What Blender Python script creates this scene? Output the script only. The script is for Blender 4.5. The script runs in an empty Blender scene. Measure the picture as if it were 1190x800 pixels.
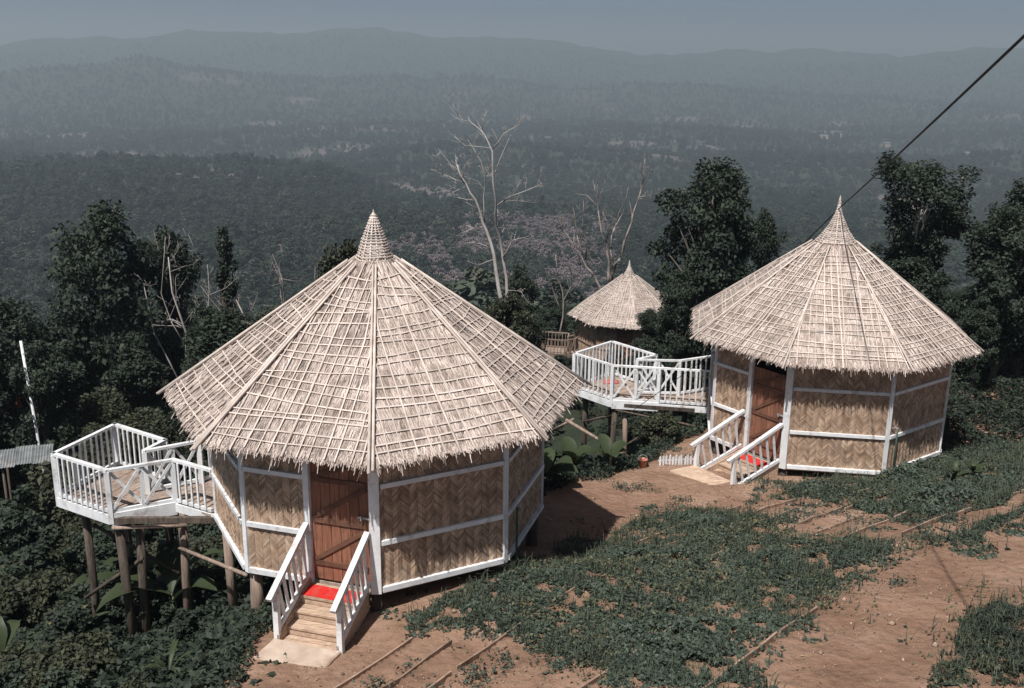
import bpy, math, random
import numpy as np
from mathutils import Vector, Matrix, Quaternion
from math import sin, cos, pi, radians, sqrt, atan2

# ------------------------------------------------------------------ scene, camera, sky, sun
sc = bpy.context.scene
COL = sc.collection
sc.render.engine = 'CYCLES'
sc.view_settings.view_transform = 'Standard'
sc.view_settings.look = 'None'
sc.view_settings.exposure = 0.18
sc.view_settings.gamma = 1.0
sc.view_settings.use_curve_mapping = False
sc.cycles.use_denoising = True
sc.cycles.max_bounces = 6
sc.cycles.diffuse_bounces = 2
sc.cycles.glossy_bounces = 2
sc.cycles.transmission_bounces = 2
sc.cycles.transparent_max_bounces = 4
sc.cycles.volume_bounces = 0

CAM_Z = 9.0
cam_data = bpy.data.cameras.new('camera')
cam_data.sensor_width = 36.0
cam_data.lens = 36.0 * 1200 / 1190
cam_data.clip_start = 0.1
cam_data.clip_end = 40000
cam = bpy.data.objects.new('camera', cam_data)
COL.objects.link(cam)
_p, _ro = radians(16.0), radians(0.6)
_f = Vector((0, cos(_p), -sin(_p))); _r = Vector((1, 0, 0)); _u = _r.cross(_f)
_rr = _r * cos(_ro) + _u * sin(_ro); _uu = _u * cos(_ro) - _r * sin(_ro)
_m = Matrix((_rr, _uu, -_f)).transposed().to_4x4()
_m.translation = (0, 0, CAM_Z)
cam.matrix_world = _m
sc.camera = cam

SUN_EL, SUN_AZ = radians(60), radians(208)          # azimuth clockwise from +Y
to_sun = Vector((sin(SUN_AZ) * cos(SUN_EL), cos(SUN_AZ) * cos(SUN_EL), sin(SUN_EL)))
world = bpy.data.worlds.new('World'); sc.world = world
world.use_nodes = True
wn = world.node_tree
for n in list(wn.nodes): wn.nodes.remove(n)
sky = wn.nodes.new('ShaderNodeTexSky'); sky.sky_type = 'NISHITA'; sky.sun_disc = False
sky.sun_elevation = SUN_EL; sky.sun_rotation = SUN_AZ
sky.altitude = 600; sky.air_density = 0.32; sky.dust_density = 2.4; sky.ozone_density = 1.5
bg = wn.nodes.new('ShaderNodeBackground'); bg.inputs['Strength'].default_value = 0.068
wo = wn.nodes.new('ShaderNodeOutputWorld')
wn.links.new(sky.outputs[0], bg.inputs[0]); wn.links.new(bg.outputs[0], wo.inputs[0])

sl = bpy.data.lights.new('sun', 'SUN'); sl.energy = 5.0; sl.angle = radians(0.5); sl.color = (1.0, 0.955, 0.92)
sun = bpy.data.objects.new('sun', sl); COL.objects.link(sun)
sun.rotation_euler = (-to_sun).to_track_quat('-Z', 'Y').to_euler()
sun.location = (0, 0, 60)

# ------------------------------------------------------------------ helpers
rng = np.random.default_rng(7)
random.seed(7)

class MB:
    """collects boxes, beams, tubes and polygons into one mesh"""
    def __init__(s): s.v = []; s.f = []
    def poly(s, pts):
        b = len(s.v); s.v += [tuple(p) for p in pts]; s.f.append(tuple(range(b, b + len(pts))))
    def hexa(s, p):                                   # 8 corners: bottom 0-3 ccw, top 4-7
        b = len(s.v); s.v += [tuple(q) for q in p]
        for q in ((3,2,1,0),(4,5,6,7),(0,1,5,4),(1,2,6,5),(2,3,7,6),(3,0,4,7)):
            s.f.append(tuple(b + i for i in q))
    def box(s, c, d):
        x, y, z = c; a, b_, h = d[0]/2, d[1]/2, d[2]/2
        s.hexa([(x-a,y-b_,z-h),(x+a,y-b_,z-h),(x+a,y+b_,z-h),(x-a,y+b_,z-h),(x-a,y-b_,z+h),(x+a,y-b_,z+h),(x+a,y+b_,z+h),(x-a,y+b_,z+h)])
    def beam(s, p0, p1, w, h, up=(0,0,1)):            # w across, h along up
        p0, p1, up = Vector(p0), Vector(p1), Vector(up)
        d = (p1 - p0).normalized()
        sd = d.cross(up)
        if sd.length < 1e-4: sd = d.cross(Vector((1,0,0)))
        sd.normalize(); u = sd.cross(d).normalized()
        sd *= w/2; u *= h/2
        s.hexa([p0-sd-u, p0+sd-u, p1+sd-u, p1-sd-u, p0-sd+u, p0+sd+u, p1+sd+u, p1-sd+u])
    def ribbon(s, pts, w, h, nrm):                    # bent strip of box section, nrm = outward normal
        pts = [Vector(p) for p in pts]; nrm = Vector(nrm).normalized(); b = len(s.v); n = len(pts)
        for i, p in enumerate(pts):
            d = (pts[min(i+1, n-1)] - pts[max(i-1, 0)]).normalized()
            sd = d.cross(nrm).normalized() * (w/2); u = nrm * (h/2)
            s.v += [tuple(p-sd-u), tuple(p+sd-u), tuple(p+sd+u), tuple(p-sd+u)]
        for i in range(n-1):
            a = b + 4*i
            for j in range(4):
                k = (j+1) % 4
                s.f.append((a+j, a+k, a+4+k, a+4+j))
        s.f.append((b+3,b+2,b+1,b)); e = b + 4*(n-1); s.f.append((e,e+1,e+2,e+3))
    def tube(s, pts, rs, n=6, cap=True):
        pts = [Vector(p) for p in pts]; b = len(s.v); m = len(pts)
        if not hasattr(rs, '__len__'): rs = [rs]*m
        ref = Vector((0.31, 0.17, 0.93))
        for i, p in enumerate(pts):
            d = (pts[min(i+1, m-1)] - pts[max(i-1, 0)])
            d = d.normalized() if d.length > 1e-6 else Vector((0,0,1))
            a = d.cross(ref)
            if a.length < 0.15: a = d.cross(Vector((1,0,0)))
            a.normalize(); c = d.cross(a)
            for j in range(n):
                t = 2*pi*j/n
                s.v.append(tuple(p + (a*cos(t) + c*sin(t))*rs[i]))
        for i in range(m-1):
            for j in range(n):
                k = (j+1) % n
                s.f.append((b+i*n+j, b+i*n+k, b+(i+1)*n+k, b+(i+1)*n+j))
        if cap:
            s.f.append(tuple(b+j for j in reversed(range(n)))); s.f.append(tuple(b+(m-1)*n+j for j in range(n)))
    def prism(s, poly, z0, z1):                       # polygon in xy, ccw
        b = len(s.v); n = len(poly)
        s.v += [(p[0],p[1],z0) for p in poly] + [(p[0],p[1],z1) for p in poly]
        s.f.append(tuple(b+i for i in reversed(range(n)))); s.f.append(tuple(b+n+i for i in range(n)))
        for i in range(n):
            k = (i+1) % n
            s.f.append((b+i, b+k, b+n+k, b+n+i))
    def mesh(s, name, mat, smooth=False):
        me = bpy.data.meshes.new(name); me.from_pydata(s.v, [], s.f); me.update()
        if mat: me.materials.append(mat)
        if smooth: me.polygons.foreach_set('use_smooth', [True]*len(me.polygons))
        return me
    def build(s, name, mat, parent=None, smooth=False):
        return link(name, s.mesh(name, mat, smooth), parent)

def link(name, me, parent=None):
    o = bpy.data.objects.new(name, me); COL.objects.link(o)
    if parent: o.parent = parent
    return o
def tag(o, label=None, cat=None, group=None, kind=None):
    if label: o['label'] = label
    if cat: o['category'] = cat
    if group: o['group'] = group
    if kind: o['kind'] = kind
    return o
def empty(name, loc=(0,0,0), rz=0.0):
    o = bpy.data.objects.new(name, None); COL.objects.link(o)
    o.empty_display_size = 0.3; o.location = loc; o.rotation_euler = (0,0,rz)
    return o
def np_mesh(name, verts, faces, mat, smooth=False):
    """verts Nx3, faces MxK (K = 3 or 4)"""
    me = bpy.data.meshes.new(name)
    V = np.ascontiguousarray(verts, dtype=np.float32); Fc = np.ascontiguousarray(faces, dtype=np.int32)
    me.vertices.add(len(V)); me.vertices.foreach_set('co', V.ravel())
    me.loops.add(Fc.size); me.loops.foreach_set('vertex_index', Fc.ravel())
    me.polygons.add(len(Fc)); k = Fc.shape[1]
    me.polygons.foreach_set('loop_start', np.arange(0, Fc.size, k, dtype=np.int32))
    if smooth: me.polygons.foreach_set('use_smooth', np.ones(len(Fc), dtype=bool))
    me.update(calc_edges=True); me.validate()
    if mat: me.materials.append(mat)
    return me

def _hash(i, j, seed):
    n = (i * 374761393 + j * 668265263 + seed * 974711) & 0x7fffffff
    n = ((n ^ (n >> 13)) * 1274126177) & 0x7fffffff
    return ((n ^ (n >> 16)) & 0xffff) / 65535.0
def vnoise(x, y, seed=0):
    x = np.asarray(x, dtype=np.float64); y = np.asarray(y, dtype=np.float64)
    i = np.floor(x).astype(np.int64); j = np.floor(y).astype(np.int64)
    u = x - i; v = y - j; u = u*u*(3-2*u); v = v*v*(3-2*v)
    return (_hash(i,j,seed)*(1-u) + _hash(i+1,j,seed)*u)*(1-v) + (_hash(i,j+1,seed)*(1-u) + _hash(i+1,j+1,seed)*u)*v
def fbm(x, y, octv=4, seed=0):
    t = 0; a = 0.5
    for k in range(octv):
        t = t + a*vnoise(x*2**k, y*2**k, seed+k*17); a *= 0.5
    return t / (1-0.5**octv)
def sstep(a, b, x):
    t = np.clip((np.asarray(x, dtype=np.float64)-a)/(b-a), 0, 1); return t*t*(3-2*t)

# ------------------------------------------------------------------ materials
def new_mat(name):
    m = bpy.data.materials.new(name); m.use_nodes = True; nt = m.node_tree
    b = nt.nodes['Principled BSDF']
    return m, nt, b
def lin(c): return tuple(c) + (1.0,)
def pmat(name, c1, c2, scale=8.0, rough=0.85, bump=0.0, stretch=(1,1,1), island=0.0, coord='Object', detail=6, spec=0.25, bscale=None, dirt=None, objrand=0.0):
    """two-tone noise material; island = brightness spread between loose pieces of one mesh; objrand = spread between objects"""
    m, nt, b = new_mat(name); L = nt.links.new
    tc = nt.nodes.new('ShaderNodeTexCoord'); mp = nt.nodes.new('ShaderNodeMapping'); mp.inputs['Scale'].default_value = stretch
    L(tc.outputs[coord], mp.inputs[0])
    nz = nt.nodes.new('ShaderNodeTexNoise'); nz.inputs['Scale'].default_value = scale; nz.inputs['Detail'].default_value = detail; nz.inputs['Roughness'].default_value = 0.6
    L(mp.outputs[0], nz.inputs['Vector'])
    cr = nt.nodes.new('ShaderNodeValToRGB'); cr.color_ramp.elements[0].position = 0.34; cr.color_ramp.elements[1].position = 0.66
    cr.color_ramp.elements[0].color = lin(c1); cr.color_ramp.elements[1].color = lin(c2)
    L(nz.outputs['Fac'], cr.inputs[0])
    out = cr.outputs[0]
    if dirt:
        n2 = nt.nodes.new('ShaderNodeTexNoise'); n2.inputs['Scale'].default_value = dirt[1]; n2.inputs['Detail'].default_value = 8; n2.inputs['Roughness'].default_value = 0.7
        L(tc.outputs[coord], n2.inputs['Vector'])
        r2 = nt.nodes.new('ShaderNodeValToRGB'); r2.color_ramp.elements[0].position = dirt[2]; r2.color_ramp.elements[1].position = dirt[2]+0.12
        r2.color_ramp.elements[0].color = (0,0,0,1); r2.color_ramp.elements[1].color = (dirt[3],)*3+(1,)
        L(n2.outputs['Fac'], r2.inputs[0])
        mx = nt.nodes.new('ShaderNodeMixRGB'); L(r2.outputs[0], mx.inputs[0]); L(out, mx.inputs[1]); mx.inputs[2].default_value = lin(dirt[0])
        out = mx.outputs[0]
    if island or objrand:
        if island:
            src = nt.nodes.new('ShaderNodeNewGeometry').outputs['Random Per Island']; amt = island
        else:
            src = nt.nodes.new('ShaderNodeObjectInfo').outputs['Random']; amt = objrand
        mr = nt.nodes.new('ShaderNodeMapRange'); mr.inputs['To Min'].default_value = 1-amt; mr.inputs['To Max'].default_value = 1+amt
        L(src, mr.inputs[0])
        mu = nt.nodes.new('ShaderNodeMixRGB'); mu.blend_type = 'MULTIPLY'; mu.inputs[0].default_value = 1
        cb = nt.nodes.new('ShaderNodeCombineXYZ')
        for q in range(3): L(mr.outputs[0], cb.inputs[q])
        L(out, mu.inputs[1]); L(cb.outputs[0], mu.inputs[2]); out = mu.outputs[0]
    L(out, b.inputs['Base Color'])
    b.inputs['Roughness'].default_value = rough; b.inputs['Specular IOR Level'].default_value = spec
    if bump:
        bp = nt.nodes.new('ShaderNodeBump'); bp.inputs['Strength'].default_value = 1.0; bp.inputs['Distance'].default_value = bump
        if bscale:
            n3 = nt.nodes.new('ShaderNodeTexNoise'); n3.inputs['Scale'].default_value = bscale; n3.inputs['Detail'].default_value = 6; n3.inputs['Roughness'].default_value = 0.65
            L(mp.outputs[0], n3.inputs['Vector']); L(n3.outputs['Fac'], bp.inputs['Height'])
        else: L(nz.outputs['Fac'], bp.inputs['Height'])
        L(bp.outputs[0], b.inputs['Normal'])
    return m

def leaf_mat(name, c_dark, c_light, rough=0.6, trans=0.25, scale=0.6, objrand=0.0):
    m, nt, b = new_mat(name); L = nt.links.new
    ge = nt.nodes.new('ShaderNodeNewGeometry')
    tc = nt.nodes.new('ShaderNodeTexCoord'); nz = nt.nodes.new('ShaderNodeTexNoise'); nz.inputs['Scale'].default_value = scale; nz.inputs['Detail'].default_value = 3
    L(tc.outputs['Object'], nz.inputs['Vector'])
    ad = nt.nodes.new('ShaderNodeMath'); ad.operation = 'MULTIPLY_ADD'; ad.inputs[1].default_value = 0.65
    L(ge.outputs['Random Per Island'], ad.inputs[0])
    m2 = nt.nodes.new('ShaderNodeMath'); m2.operation = 'MULTIPLY_ADD'; m2.inputs[1].default_value = 0.9; m2.inputs[2].default_value = -0.28
    L(nz.outputs['Fac'], m2.inputs[0]); L(m2.outputs[0], ad.inputs[2])
    val = ad.outputs[0]
    if objrand:
        oi = nt.nodes.new('ShaderNodeObjectInfo'); m3 = nt.nodes.new('ShaderNodeMath'); m3.operation = 'MULTIPLY_ADD'; m3.inputs[1].default_value = objrand
        L(oi.outputs['Random'], m3.inputs[0])
        m4 = nt.nodes.new('ShaderNodeMath'); m4.operation = 'SUBTRACT'; m4.inputs[1].default_value = objrand/2
        L(val, m3.inputs[2]); L(m3.outputs[0], m4.inputs[0]); val = m4.outputs[0]
    cr = nt.nodes.new('ShaderNodeValToRGB'); cr.color_ramp.elements[0].color = lin(c_dark); cr.color_ramp.elements[1].color = lin(c_light)
    cr.color_ramp.elements[0].position = 0.1; cr.color_ramp.elements[1].position = 0.95
    L(val, cr.inputs[0])
    L(cr.outputs[0], b.inputs['Base Color']); b.inputs['Roughness'].default_value = rough; b.inputs['Specular IOR Level'].default_value = 0.2
    if trans:
        tr = nt.nodes.new('ShaderNodeBsdfTranslucent'); L(cr.outputs[0], tr.inputs[0])
        mx = nt.nodes.new('ShaderNodeMixShader'); mx.inputs[0].default_value = trans
        L(b.outputs[0], mx.inputs[1]); L(tr.outputs[0], mx.inputs[2]); L(mx.outputs[0], nt.nodes['Material Output'].inputs['Surface'])
    return m

M = {}
M['straw'] = pmat('straw', (0.325,0.262,0.225), (0.575,0.495,0.442), scale=3.0, rough=0.8, island=0.5, spec=0.15, dirt=((0.20,0.155,0.125), 0.9, 0.56, 0.55))
M['thatch_bed'] = pmat('thatch_bed', (0.18,0.145,0.12), (0.34,0.28,0.24), scale=30, rough=0.95, bump=0.02, stretch=(1,1,1), spec=0.1)
M['bamboo'] = pmat('bamboo', (0.47,0.395,0.34), (0.65,0.57,0.51), scale=5, rough=0.6, objrand=0.16)
M['bamboo_old'] = pmat('bamboo_old', (0.50,0.425,0.37), (0.68,0.60,0.54), scale=6, rough=0.7, island=0.2)
M['weave'] = pmat('weave', (0.28,0.185,0.122), (0.52,0.385,0.282), scale=4, rough=0.6, island=0.34, spec=0.3)
M['weave_back'] = pmat('weave_back', (0.12,0.08,0.05), (0.18,0.12,0.08), scale=9, rough=0.9)
M['white'] = pmat('white_paint', (0.66,0.68,0.69), (0.80,0.81,0.81), scale=5, rough=0.65, bump=0.003, bscale=30, dirt=((0.33,0.27,0.225), 3.2, 0.53, 0.62), objrand=0.08)
M['door'] = pmat('door_wood', (0.17,0.075,0.045), (0.29,0.135,0.085), scale=4, rough=0.65, stretch=(9,9,0.7), bump=0.004, objrand=0.22, dirt=((0.11,0.06,0.042), 3.0, 0.5, 0.6))
M['door_brace'] = pmat('door_brace', (0.09,0.045,0.03), (0.17,0.085,0.055), scale=5, rough=0.7, objrand=0.15)
M['plank'] = pmat('weathered_plank', (0.22,0.165,0.13), (0.40,0.315,0.255), scale=5, rough=0.85, stretch=(2,2,2), bump=0.004, objrand=0.2)
M['step_wood'] = pmat('step_wood', (0.36,0.25,0.175), (0.56,0.42,0.315), scale=4, rough=0.8, stretch=(1.5,6,6), bump=0.003, objrand=0.12, dirt=((0.25,0.17,0.12), 3, 0.55, 0.6))
M['log'] = pmat('log', (0.045,0.036,0.03), (0.12,0.095,0.075), scale=5, rough=0.9, stretch=(3,3,0.6), bump=0.02, objrand=0.25)
M['log_pale'] = pmat('log_pale', (0.19,0.14,0.11), (0.33,0.25,0.20), scale=5, rough=0.9, stretch=(3,3,0.6), bump=0.02, objrand=0.2)
M['red'] = pmat('red_mat', (0.50,0.022,0.02), (0.62,0.038,0.033), scale=40, rough=0.95, bump=0.003, spec=0.1, dirt=((0.36,0.12,0.09), 7, 0.5, 0.55))
M['concrete'] = pmat('concrete', (0.40,0.31,0.24), (0.55,0.445,0.36), scale=3, rough=0.9, bump=0.006, bscale=25, dirt=((0.3,0.2,0.14), 2.2, 0.52, 0.6))
M['cable'] = pmat('cable_rubber', (0.012,0.012,0.013), (0.02,0.02,0.022), scale=5, rough=0.6)
M['pipe'] = pmat('pipe_green', (0.03,0.06,0.045), (0.05,0.085,0.06), scale=8, rough=0.5)
M['metal'] = pmat('dull_metal', (0.25,0.25,0.25), (0.4,0.4,0.4), scale=8, rough=0.4)
M['tin'] = pmat('tin_sheet', (0.13,0.145,0.15), (0.27,0.285,0.285), scale=2.5, rough=0.55, bump=0.004, dirt=((0.2,0.13,0.09), 1.6, 0.55, 0.8))
M['edging'] = pmat('edging_wood', (0.20,0.135,0.098), (0.36,0.255,0.19), scale=5, rough=0.9, bump=0.005, objrand=0.2)
M['bark_dead'] = pmat('bark_dead', (0.24,0.215,0.195), (0.52,0.48,0.45), scale=1.6, rough=0.9, stretch=(1,1,0.5), bump=0.03, spec=0.1)
M['bark_burnt'] = pmat('bark_burnt', (0.035,0.032,0.032), (0.44,0.37,0.34), scale=1.1, rough=0.9, bump=0.03, spec=0.1)
M['bark'] = pmat('bark', (0.06,0.05,0.042), (0.14,0.12,0.10), scale=3, rough=0.9, stretch=(2,2,0.5), bump=0.03)
M['leaf'] = leaf_mat('leaf_broad', (0.016,0.026,0.020), (0.070,0.092,0.060))
M['leaf_dark'] = leaf_mat('leaf_dark', (0.011,0.019,0.016), (0.062,0.080,0.053))
M['leaf_olive'] = leaf_mat('leaf_olive', (0.022,0.029,0.019), (0.090,0.096,0.056))
M['leaf_cover'] = leaf_mat('leaf_cover', (0.024,0.036,0.028), (0.105,0.135,0.098), scale=2.2, trans=0.15)
M['leaf_pale'] = leaf_mat('leaf_pale', (0.05,0.055,0.03), (0.17,0.165,0.095), scale=1.0, trans=0.15)
M['grass'] = leaf_mat('grass_blade', (0.034,0.046,0.032), (0.125,0.145,0.10), scale=1.2, trans=0.2)
M['leaf_forest'] = leaf_mat('leaf_forest', (0.019,0.030,0.024), (0.070,0.088,0.062), scale=0.25, objrand=0.9, trans=0.15)
M['banana'] = leaf_mat('banana_leaf', (0.028,0.042,0.022), (0.075,0.095,0.045), scale=1.5, rough=0.45, trans=0.25)
M['banana_dry'] = leaf_mat('banana_leaf_dry', (0.14,0.12,0.05), (0.24,0.20,0.10), scale=1.5, trans=0.2)
M['cordyline'] = leaf_mat('cordyline_leaf', (0.18,0.045,0.02), (0.34,0.10,0.045), scale=1.5, trans=0.25)
M['stem'] = pmat('green_stem', (0.07,0.085,0.04), (0.13,0.14,0.075), scale=6, rough=0.6)

# ------------------------------------------------------------------ terrain
BND = np.array([(-6.5,-4),(-4.6,8),(-3.7,11.4),(-3.4,13.6),(-2.2,16.6),(0.6,19.7),(2.9,21.5),(4.2,23.8),(6.5,26.8),(12,29),(22,31),(80,36)], float)
def drop_dist(x, y):
    """signed distance from the rim of the terrace, positive down the slope"""
    best = np.full(np.shape(x), 1e9); sg = np.zeros(np.shape(x))
    for a, b in zip(BND[:-1], BND[1:]):
        d = b-a; L2 = d@d
        t = np.clip(((x-a[0])*d[0] + (y-a[1])*d[1])/L2, 0, 1)
        dx = x-a[0]-t*d[0]; dy = y-a[1]-t*d[1]; q = np.hypot(dx, dy)
        cr = d[0]*(y-a[1]) - d[1]*(x-a[0])
        m = q < best - 1e-9
        best = np.where(m, q, best); sg = np.where(m, np.sign(cr), sg)
    return best*sg
ARC_C = (27.5, -9.5)
STEP_R = [36.3, 35.7, 35.1, 34.5, 33.9, 33.3, 32.65, 32.0]
STEP_H = 0.105
def arc_radius(x, y): return np.hypot(x-ARC_C[0], y-ARC_C[1])
def PX(px): return np.arctan((np.asarray(px, float)-595)/1200/0.97)      # photo column -> azimuth
AZ3 = PX([-400,0,100,240,340,440,530,600,680,740,800,870,955,1010,1090,1190,1600])
EL3 = np.array([52,58,56,46,44,39,44,46,53,63,62,60,53,60,50,50,56])
AZ2 = PX([-400,0,100,200,300,400,500,560,620,660,720,800,900,1000,1190,1600])
EL2 = np.array([92,92,85,75,86,91,97,90,98,107,104,98,104,112,108,100])
AZ1 = PX([-400,0,150,300,380,470,520,600,680,760,900,1190,1600])
EL1 = np.array([200,196,192,204,200,240,252,246,266,300,330,330,320])
AZ15 = PX([-400,0,170,300,450,600,700,800,1000,1190,1600])
EL15 = np.array([140,138,130,142,158,150,146,160,158,166,170])
def crest(az, A, E, d):                      # height of a skyline that reads at photo row E
    return CAM_Z + d*np.tan(np.radians((56-np.interp(az, A, E))/1200*57.3))
def H(x, y):
    x = np.asarray(x, float); y = np.asarray(y, float)
    s = drop_dist(x, y)
    base = 0.95 - 0.105*(np.minimum(y, 27)-12.5)
    base = np.where(y < 6, 0.95+0.105*6.5, base)
    rho = arc_radius(x, y) + 0.10*(fbm(x*0.35, y*0.35, 2, 5)-0.5)
    st = np.zeros_like(x)
    for R in STEP_R: st = st + STEP_H*(rho < R)
    st = st + 0.06*np.clip(31.6-rho, 0, 8)
    near = base + st + 0.40*np.exp(-(x/2.0)**2-((y-14.3)/1.8)**2)
    near = near + 0.12*(fbm(x*0.8, y*0.8, 4, 11)-0.5) + 0.06*(fbm(x*4, y*4, 3, 23)-0.5)
    k = 0.26 + 0.04*sstep(1, -5, x)
    sp = np.maximum(s, 0)
    down = k*sp*sstep(0, 1.6, sp) + 0.75*(1-np.exp(-sp/1.4))*sstep(0,0.8,sp) + 0.25*(fbm(x*0.5, y*0.5, 3, 41)-0.4)*np.minimum(sp, 6)
    z = near - down
    # the valley and its ranges
    d = np.hypot(x, y); az = np.arctan2(x, y)
    val = np.interp(d, [0,60,150,260,420,700,1100,2000,3200,5000,7000,9500], [-6,-14,-42,-72,-84,-105,-128,-150,-160,-160,-150,-140])
    amp = np.interp(d, [0,80,250,700,1500,3000,9000], [0,4,20,34,44,44,60])
    wl = np.interp(d, [0,300,1000,3000,9000], [60,110,230,420,900])
    n = fbm(x/130+3, y/130, 5, 61)*sstep(900,250,d) + fbm(x/340+9, y/340, 5, 71)*sstep(250,900,d)*sstep(3500,1600,d) + fbm(x/900, y/900, 5, 81)*sstep(1600,3500,d)
    far = val + amp*(n-0.5)*1.6
    def rise(far, A, E, dk, w0, w1, rough):
        c = crest(az, A, E, dk) + rough*(fbm(x/dk*9, y/dk*9, 4, int(dk))-0.5)
        g = np.where(d < dk, np.exp(-((d-dk)/w0)**2), np.exp(-((d-dk)/w1)**2))
        return far + np.maximum(c-far, 0)*g
    far = rise(far, AZ1, EL1, 820, 330, 260, 30)
    far = rise(far, AZ15, EL15, 2300, 520, 600, 30)
    far = rise(far, AZ2, EL2, 3100, 450, 350, 70)
    far = rise(far, AZ3, EL3, 4500, 750, 800, 50) + 85*sstep(3700,4300,d)*(fbm(x/230, y/230, 5, 171)-0.5)
    far = far + sstep(2500,4300,d)*55*np.abs(fbm(x/420, y/420, 4, 91)-0.5)*-1.2*sstep(6500,4500,d)
    w = sstep(45, 150, s)
    return z*(1-w) + far*w
def Hs(x, y): return float(H(np.array([x]), np.array([y]))[0])

def radii():
    r = [3.0]
    while r[-1] < 9500:
        d = r[-1]; r.append(d*(1.0068 if d < 45 else 1.012 if d < 700 else 1.016))
    return np.array(r)
RR = radii(); TH = np.radians(np.concatenate([np.linspace(-62,-36,30)[:-1], np.linspace(-36,36,200), np.linspace(36,62,30)[1:]]))
gr, gt = np.meshgrid(RR, TH, indexing='ij')
gx, gy = gr*np.sin(gt), gr*np.cos(gt)
gz = H(gx, gy)
nr, ntc = gx.shape
idx = np.arange(nr*ntc).reshape(nr, ntc)
quads = np.stack([idx[:-1,:-1], idx[1:,:-1], idx[1:,1:], idx[:-1,1:]], -1).reshape(-1,4)[:, ::-1]
me = np_mesh('ground', np.stack([gx,gy,gz], -1).reshape(-1,3), quads, None, smooth=True)
gs = drop_dist(gx, gy)
soil = sstep(0.7, -0.3, gs + 1.2*(fbm(gx*0.9, gy*0.9, 3, 33)-0.5))
def bare_mask(x, y):
    d = np.hypot(x, y); az = np.degrees(np.arctan2(x, y))
    m1 = sstep(0.40,0.48, fbm(x/55, y/55, 4, 101))*sstep(-7,-3.5,az)*sstep(6.5,3.5,az)*sstep(300,360,d)*sstep(680,600,d)
    m2 = 0.75*sstep(0.625,0.69, fbm(x/130+4, y/130, 5, 111))*sstep(700,1000,d)*sstep(3200,2600,d)
    m3 = 0.8*sstep(0.60,0.68, fbm(x/60+7, y/60, 4, 121))*sstep(220,300,d)*sstep(950,800,d)*0.7
    return np.clip(m1+m2+m3, 0, 1)
bare = bare_mask(gx, gy)*sstep(60,160,gs)
for nm, arr in (('soil', soil), ('bare', bare)):
    a = me.attributes.new(nm, 'FLOAT', 'POINT'); a.data.foreach_set('value', arr.ravel().astype(np.float32))

m, nt, b = new_mat('ground'); L = nt.links.new
def tex(scale, detail=6, rough=0.6, vec=None):
    n = nt.nodes.new('ShaderNodeTexNoise'); n.inputs['Scale'].default_value = scale; n.inputs['Detail'].default_value = detail; n.inputs['Roughness'].default_value = rough
    L(vec, n.inputs['Vector']); return n.outputs['Fac']
def ramp(src, stops):
    r = nt.nodes.new('ShaderNodeValToRGB'); e = r.color_ramp.elements
    while len(e) < len(stops): e.new(0.5)
    for q, (p, c) in zip(e, stops): q.position = p; q.color = lin(c)
    L(src, r.inputs[0]); return r.outputs[0]
def mix(fac, a, b_, mode='MIX'):
    n = nt.nodes.new('ShaderNodeMixRGB'); n.blend_type = mode
    for s_, v in ((0, fac), (1, a), (2, b_)):
        if hasattr(v, 'is_linked'): L(v, n.inputs[s_])
        else: n.inputs[s_].default_value = v if not isinstance(v, tuple) else lin(v)
    return n.outputs[0]
pos = nt.nodes.new('ShaderNodeTexCoord').outputs['Object']
c_soil = ramp(tex(0.9, 8, 0.65, pos), [(0.33,(0.20,0.118,0.078)), (0.5,(0.315,0.20,0.138)), (0.66,(0.405,0.275,0.20))])
c_soil = mix(ramp(tex(0.35, 9, 0.75, pos), [(0.45,(0,0,0)), (0.62,(0.6,0.6,0.6))]), c_soil, (0.215,0.13,0.088))
c_soil = mix(ramp(tex(14, 5, 0.7, pos), [(0.40,(0,0,0)), (0.75,(0.55,0.55,0.55))]), c_soil, (0.22,0.135,0.095))
c_soil = mix(ramp(tex(45, 3, 0.6, pos), [(0.62,(0,0,0)), (0.70,(0.5,0.5,0.5))]), c_soil, (0.52,0.40,0.31))
c_green = ramp(tex(0.05, 10, 0.7, pos), [(0.3,(0.020,0.029,0.021)), (0.55,(0.034,0.043,0.029)), (0.75,(0.055,0.062,0.043))])
c_bare = ramp(tex(0.06, 9, 0.7, pos), [(0.3,(0.135,0.108,0.105)), (0.7,(0.20,0.165,0.16))])
def attr(nm):
    a = nt.nodes.new('ShaderNodeAttribute'); a.attribute_name = nm; return a.outputs['Fac']
col = mix(attr('soil'), mix(attr('bare'), c_green, c_bare), c_soil)
L(col, b.inputs['Base Color']); b.inputs['Roughness'].default_value = 0.95; b.inputs['Specular IOR Level'].default_value = 0.1
bp = nt.nodes.new('ShaderNodeBump'); bp.inputs['Distance'].default_value = 0.06
vo = nt.nodes.new('ShaderNodeTexVoronoi'); vo.feature = 'SMOOTH_F1'; vo.inputs['Scale'].default_value = 6.5; vo.inputs['Smoothness'].default_value = 0.6; vo.inputs['Randomness'].default_value = 1.0
L(pos, vo.inputs['Vector'])
bp2 = nt.nodes.new('ShaderNodeBump'); bp2.inputs['Distance'].default_value = 0.035; L(vo.outputs['Distance'], bp2.inputs['Height'])
L(tex(9, 8, 0.7, pos), bp.inputs['Height']); L(bp2.outputs[0], bp.inputs['Normal']); L(bp.outputs[0], b.inputs['Normal'])
me.materials.append(m)
ground = tag(link('ground', me), 'reddish earth terrace falling away to forested hills and ranges', None, None, 'structure')

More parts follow.
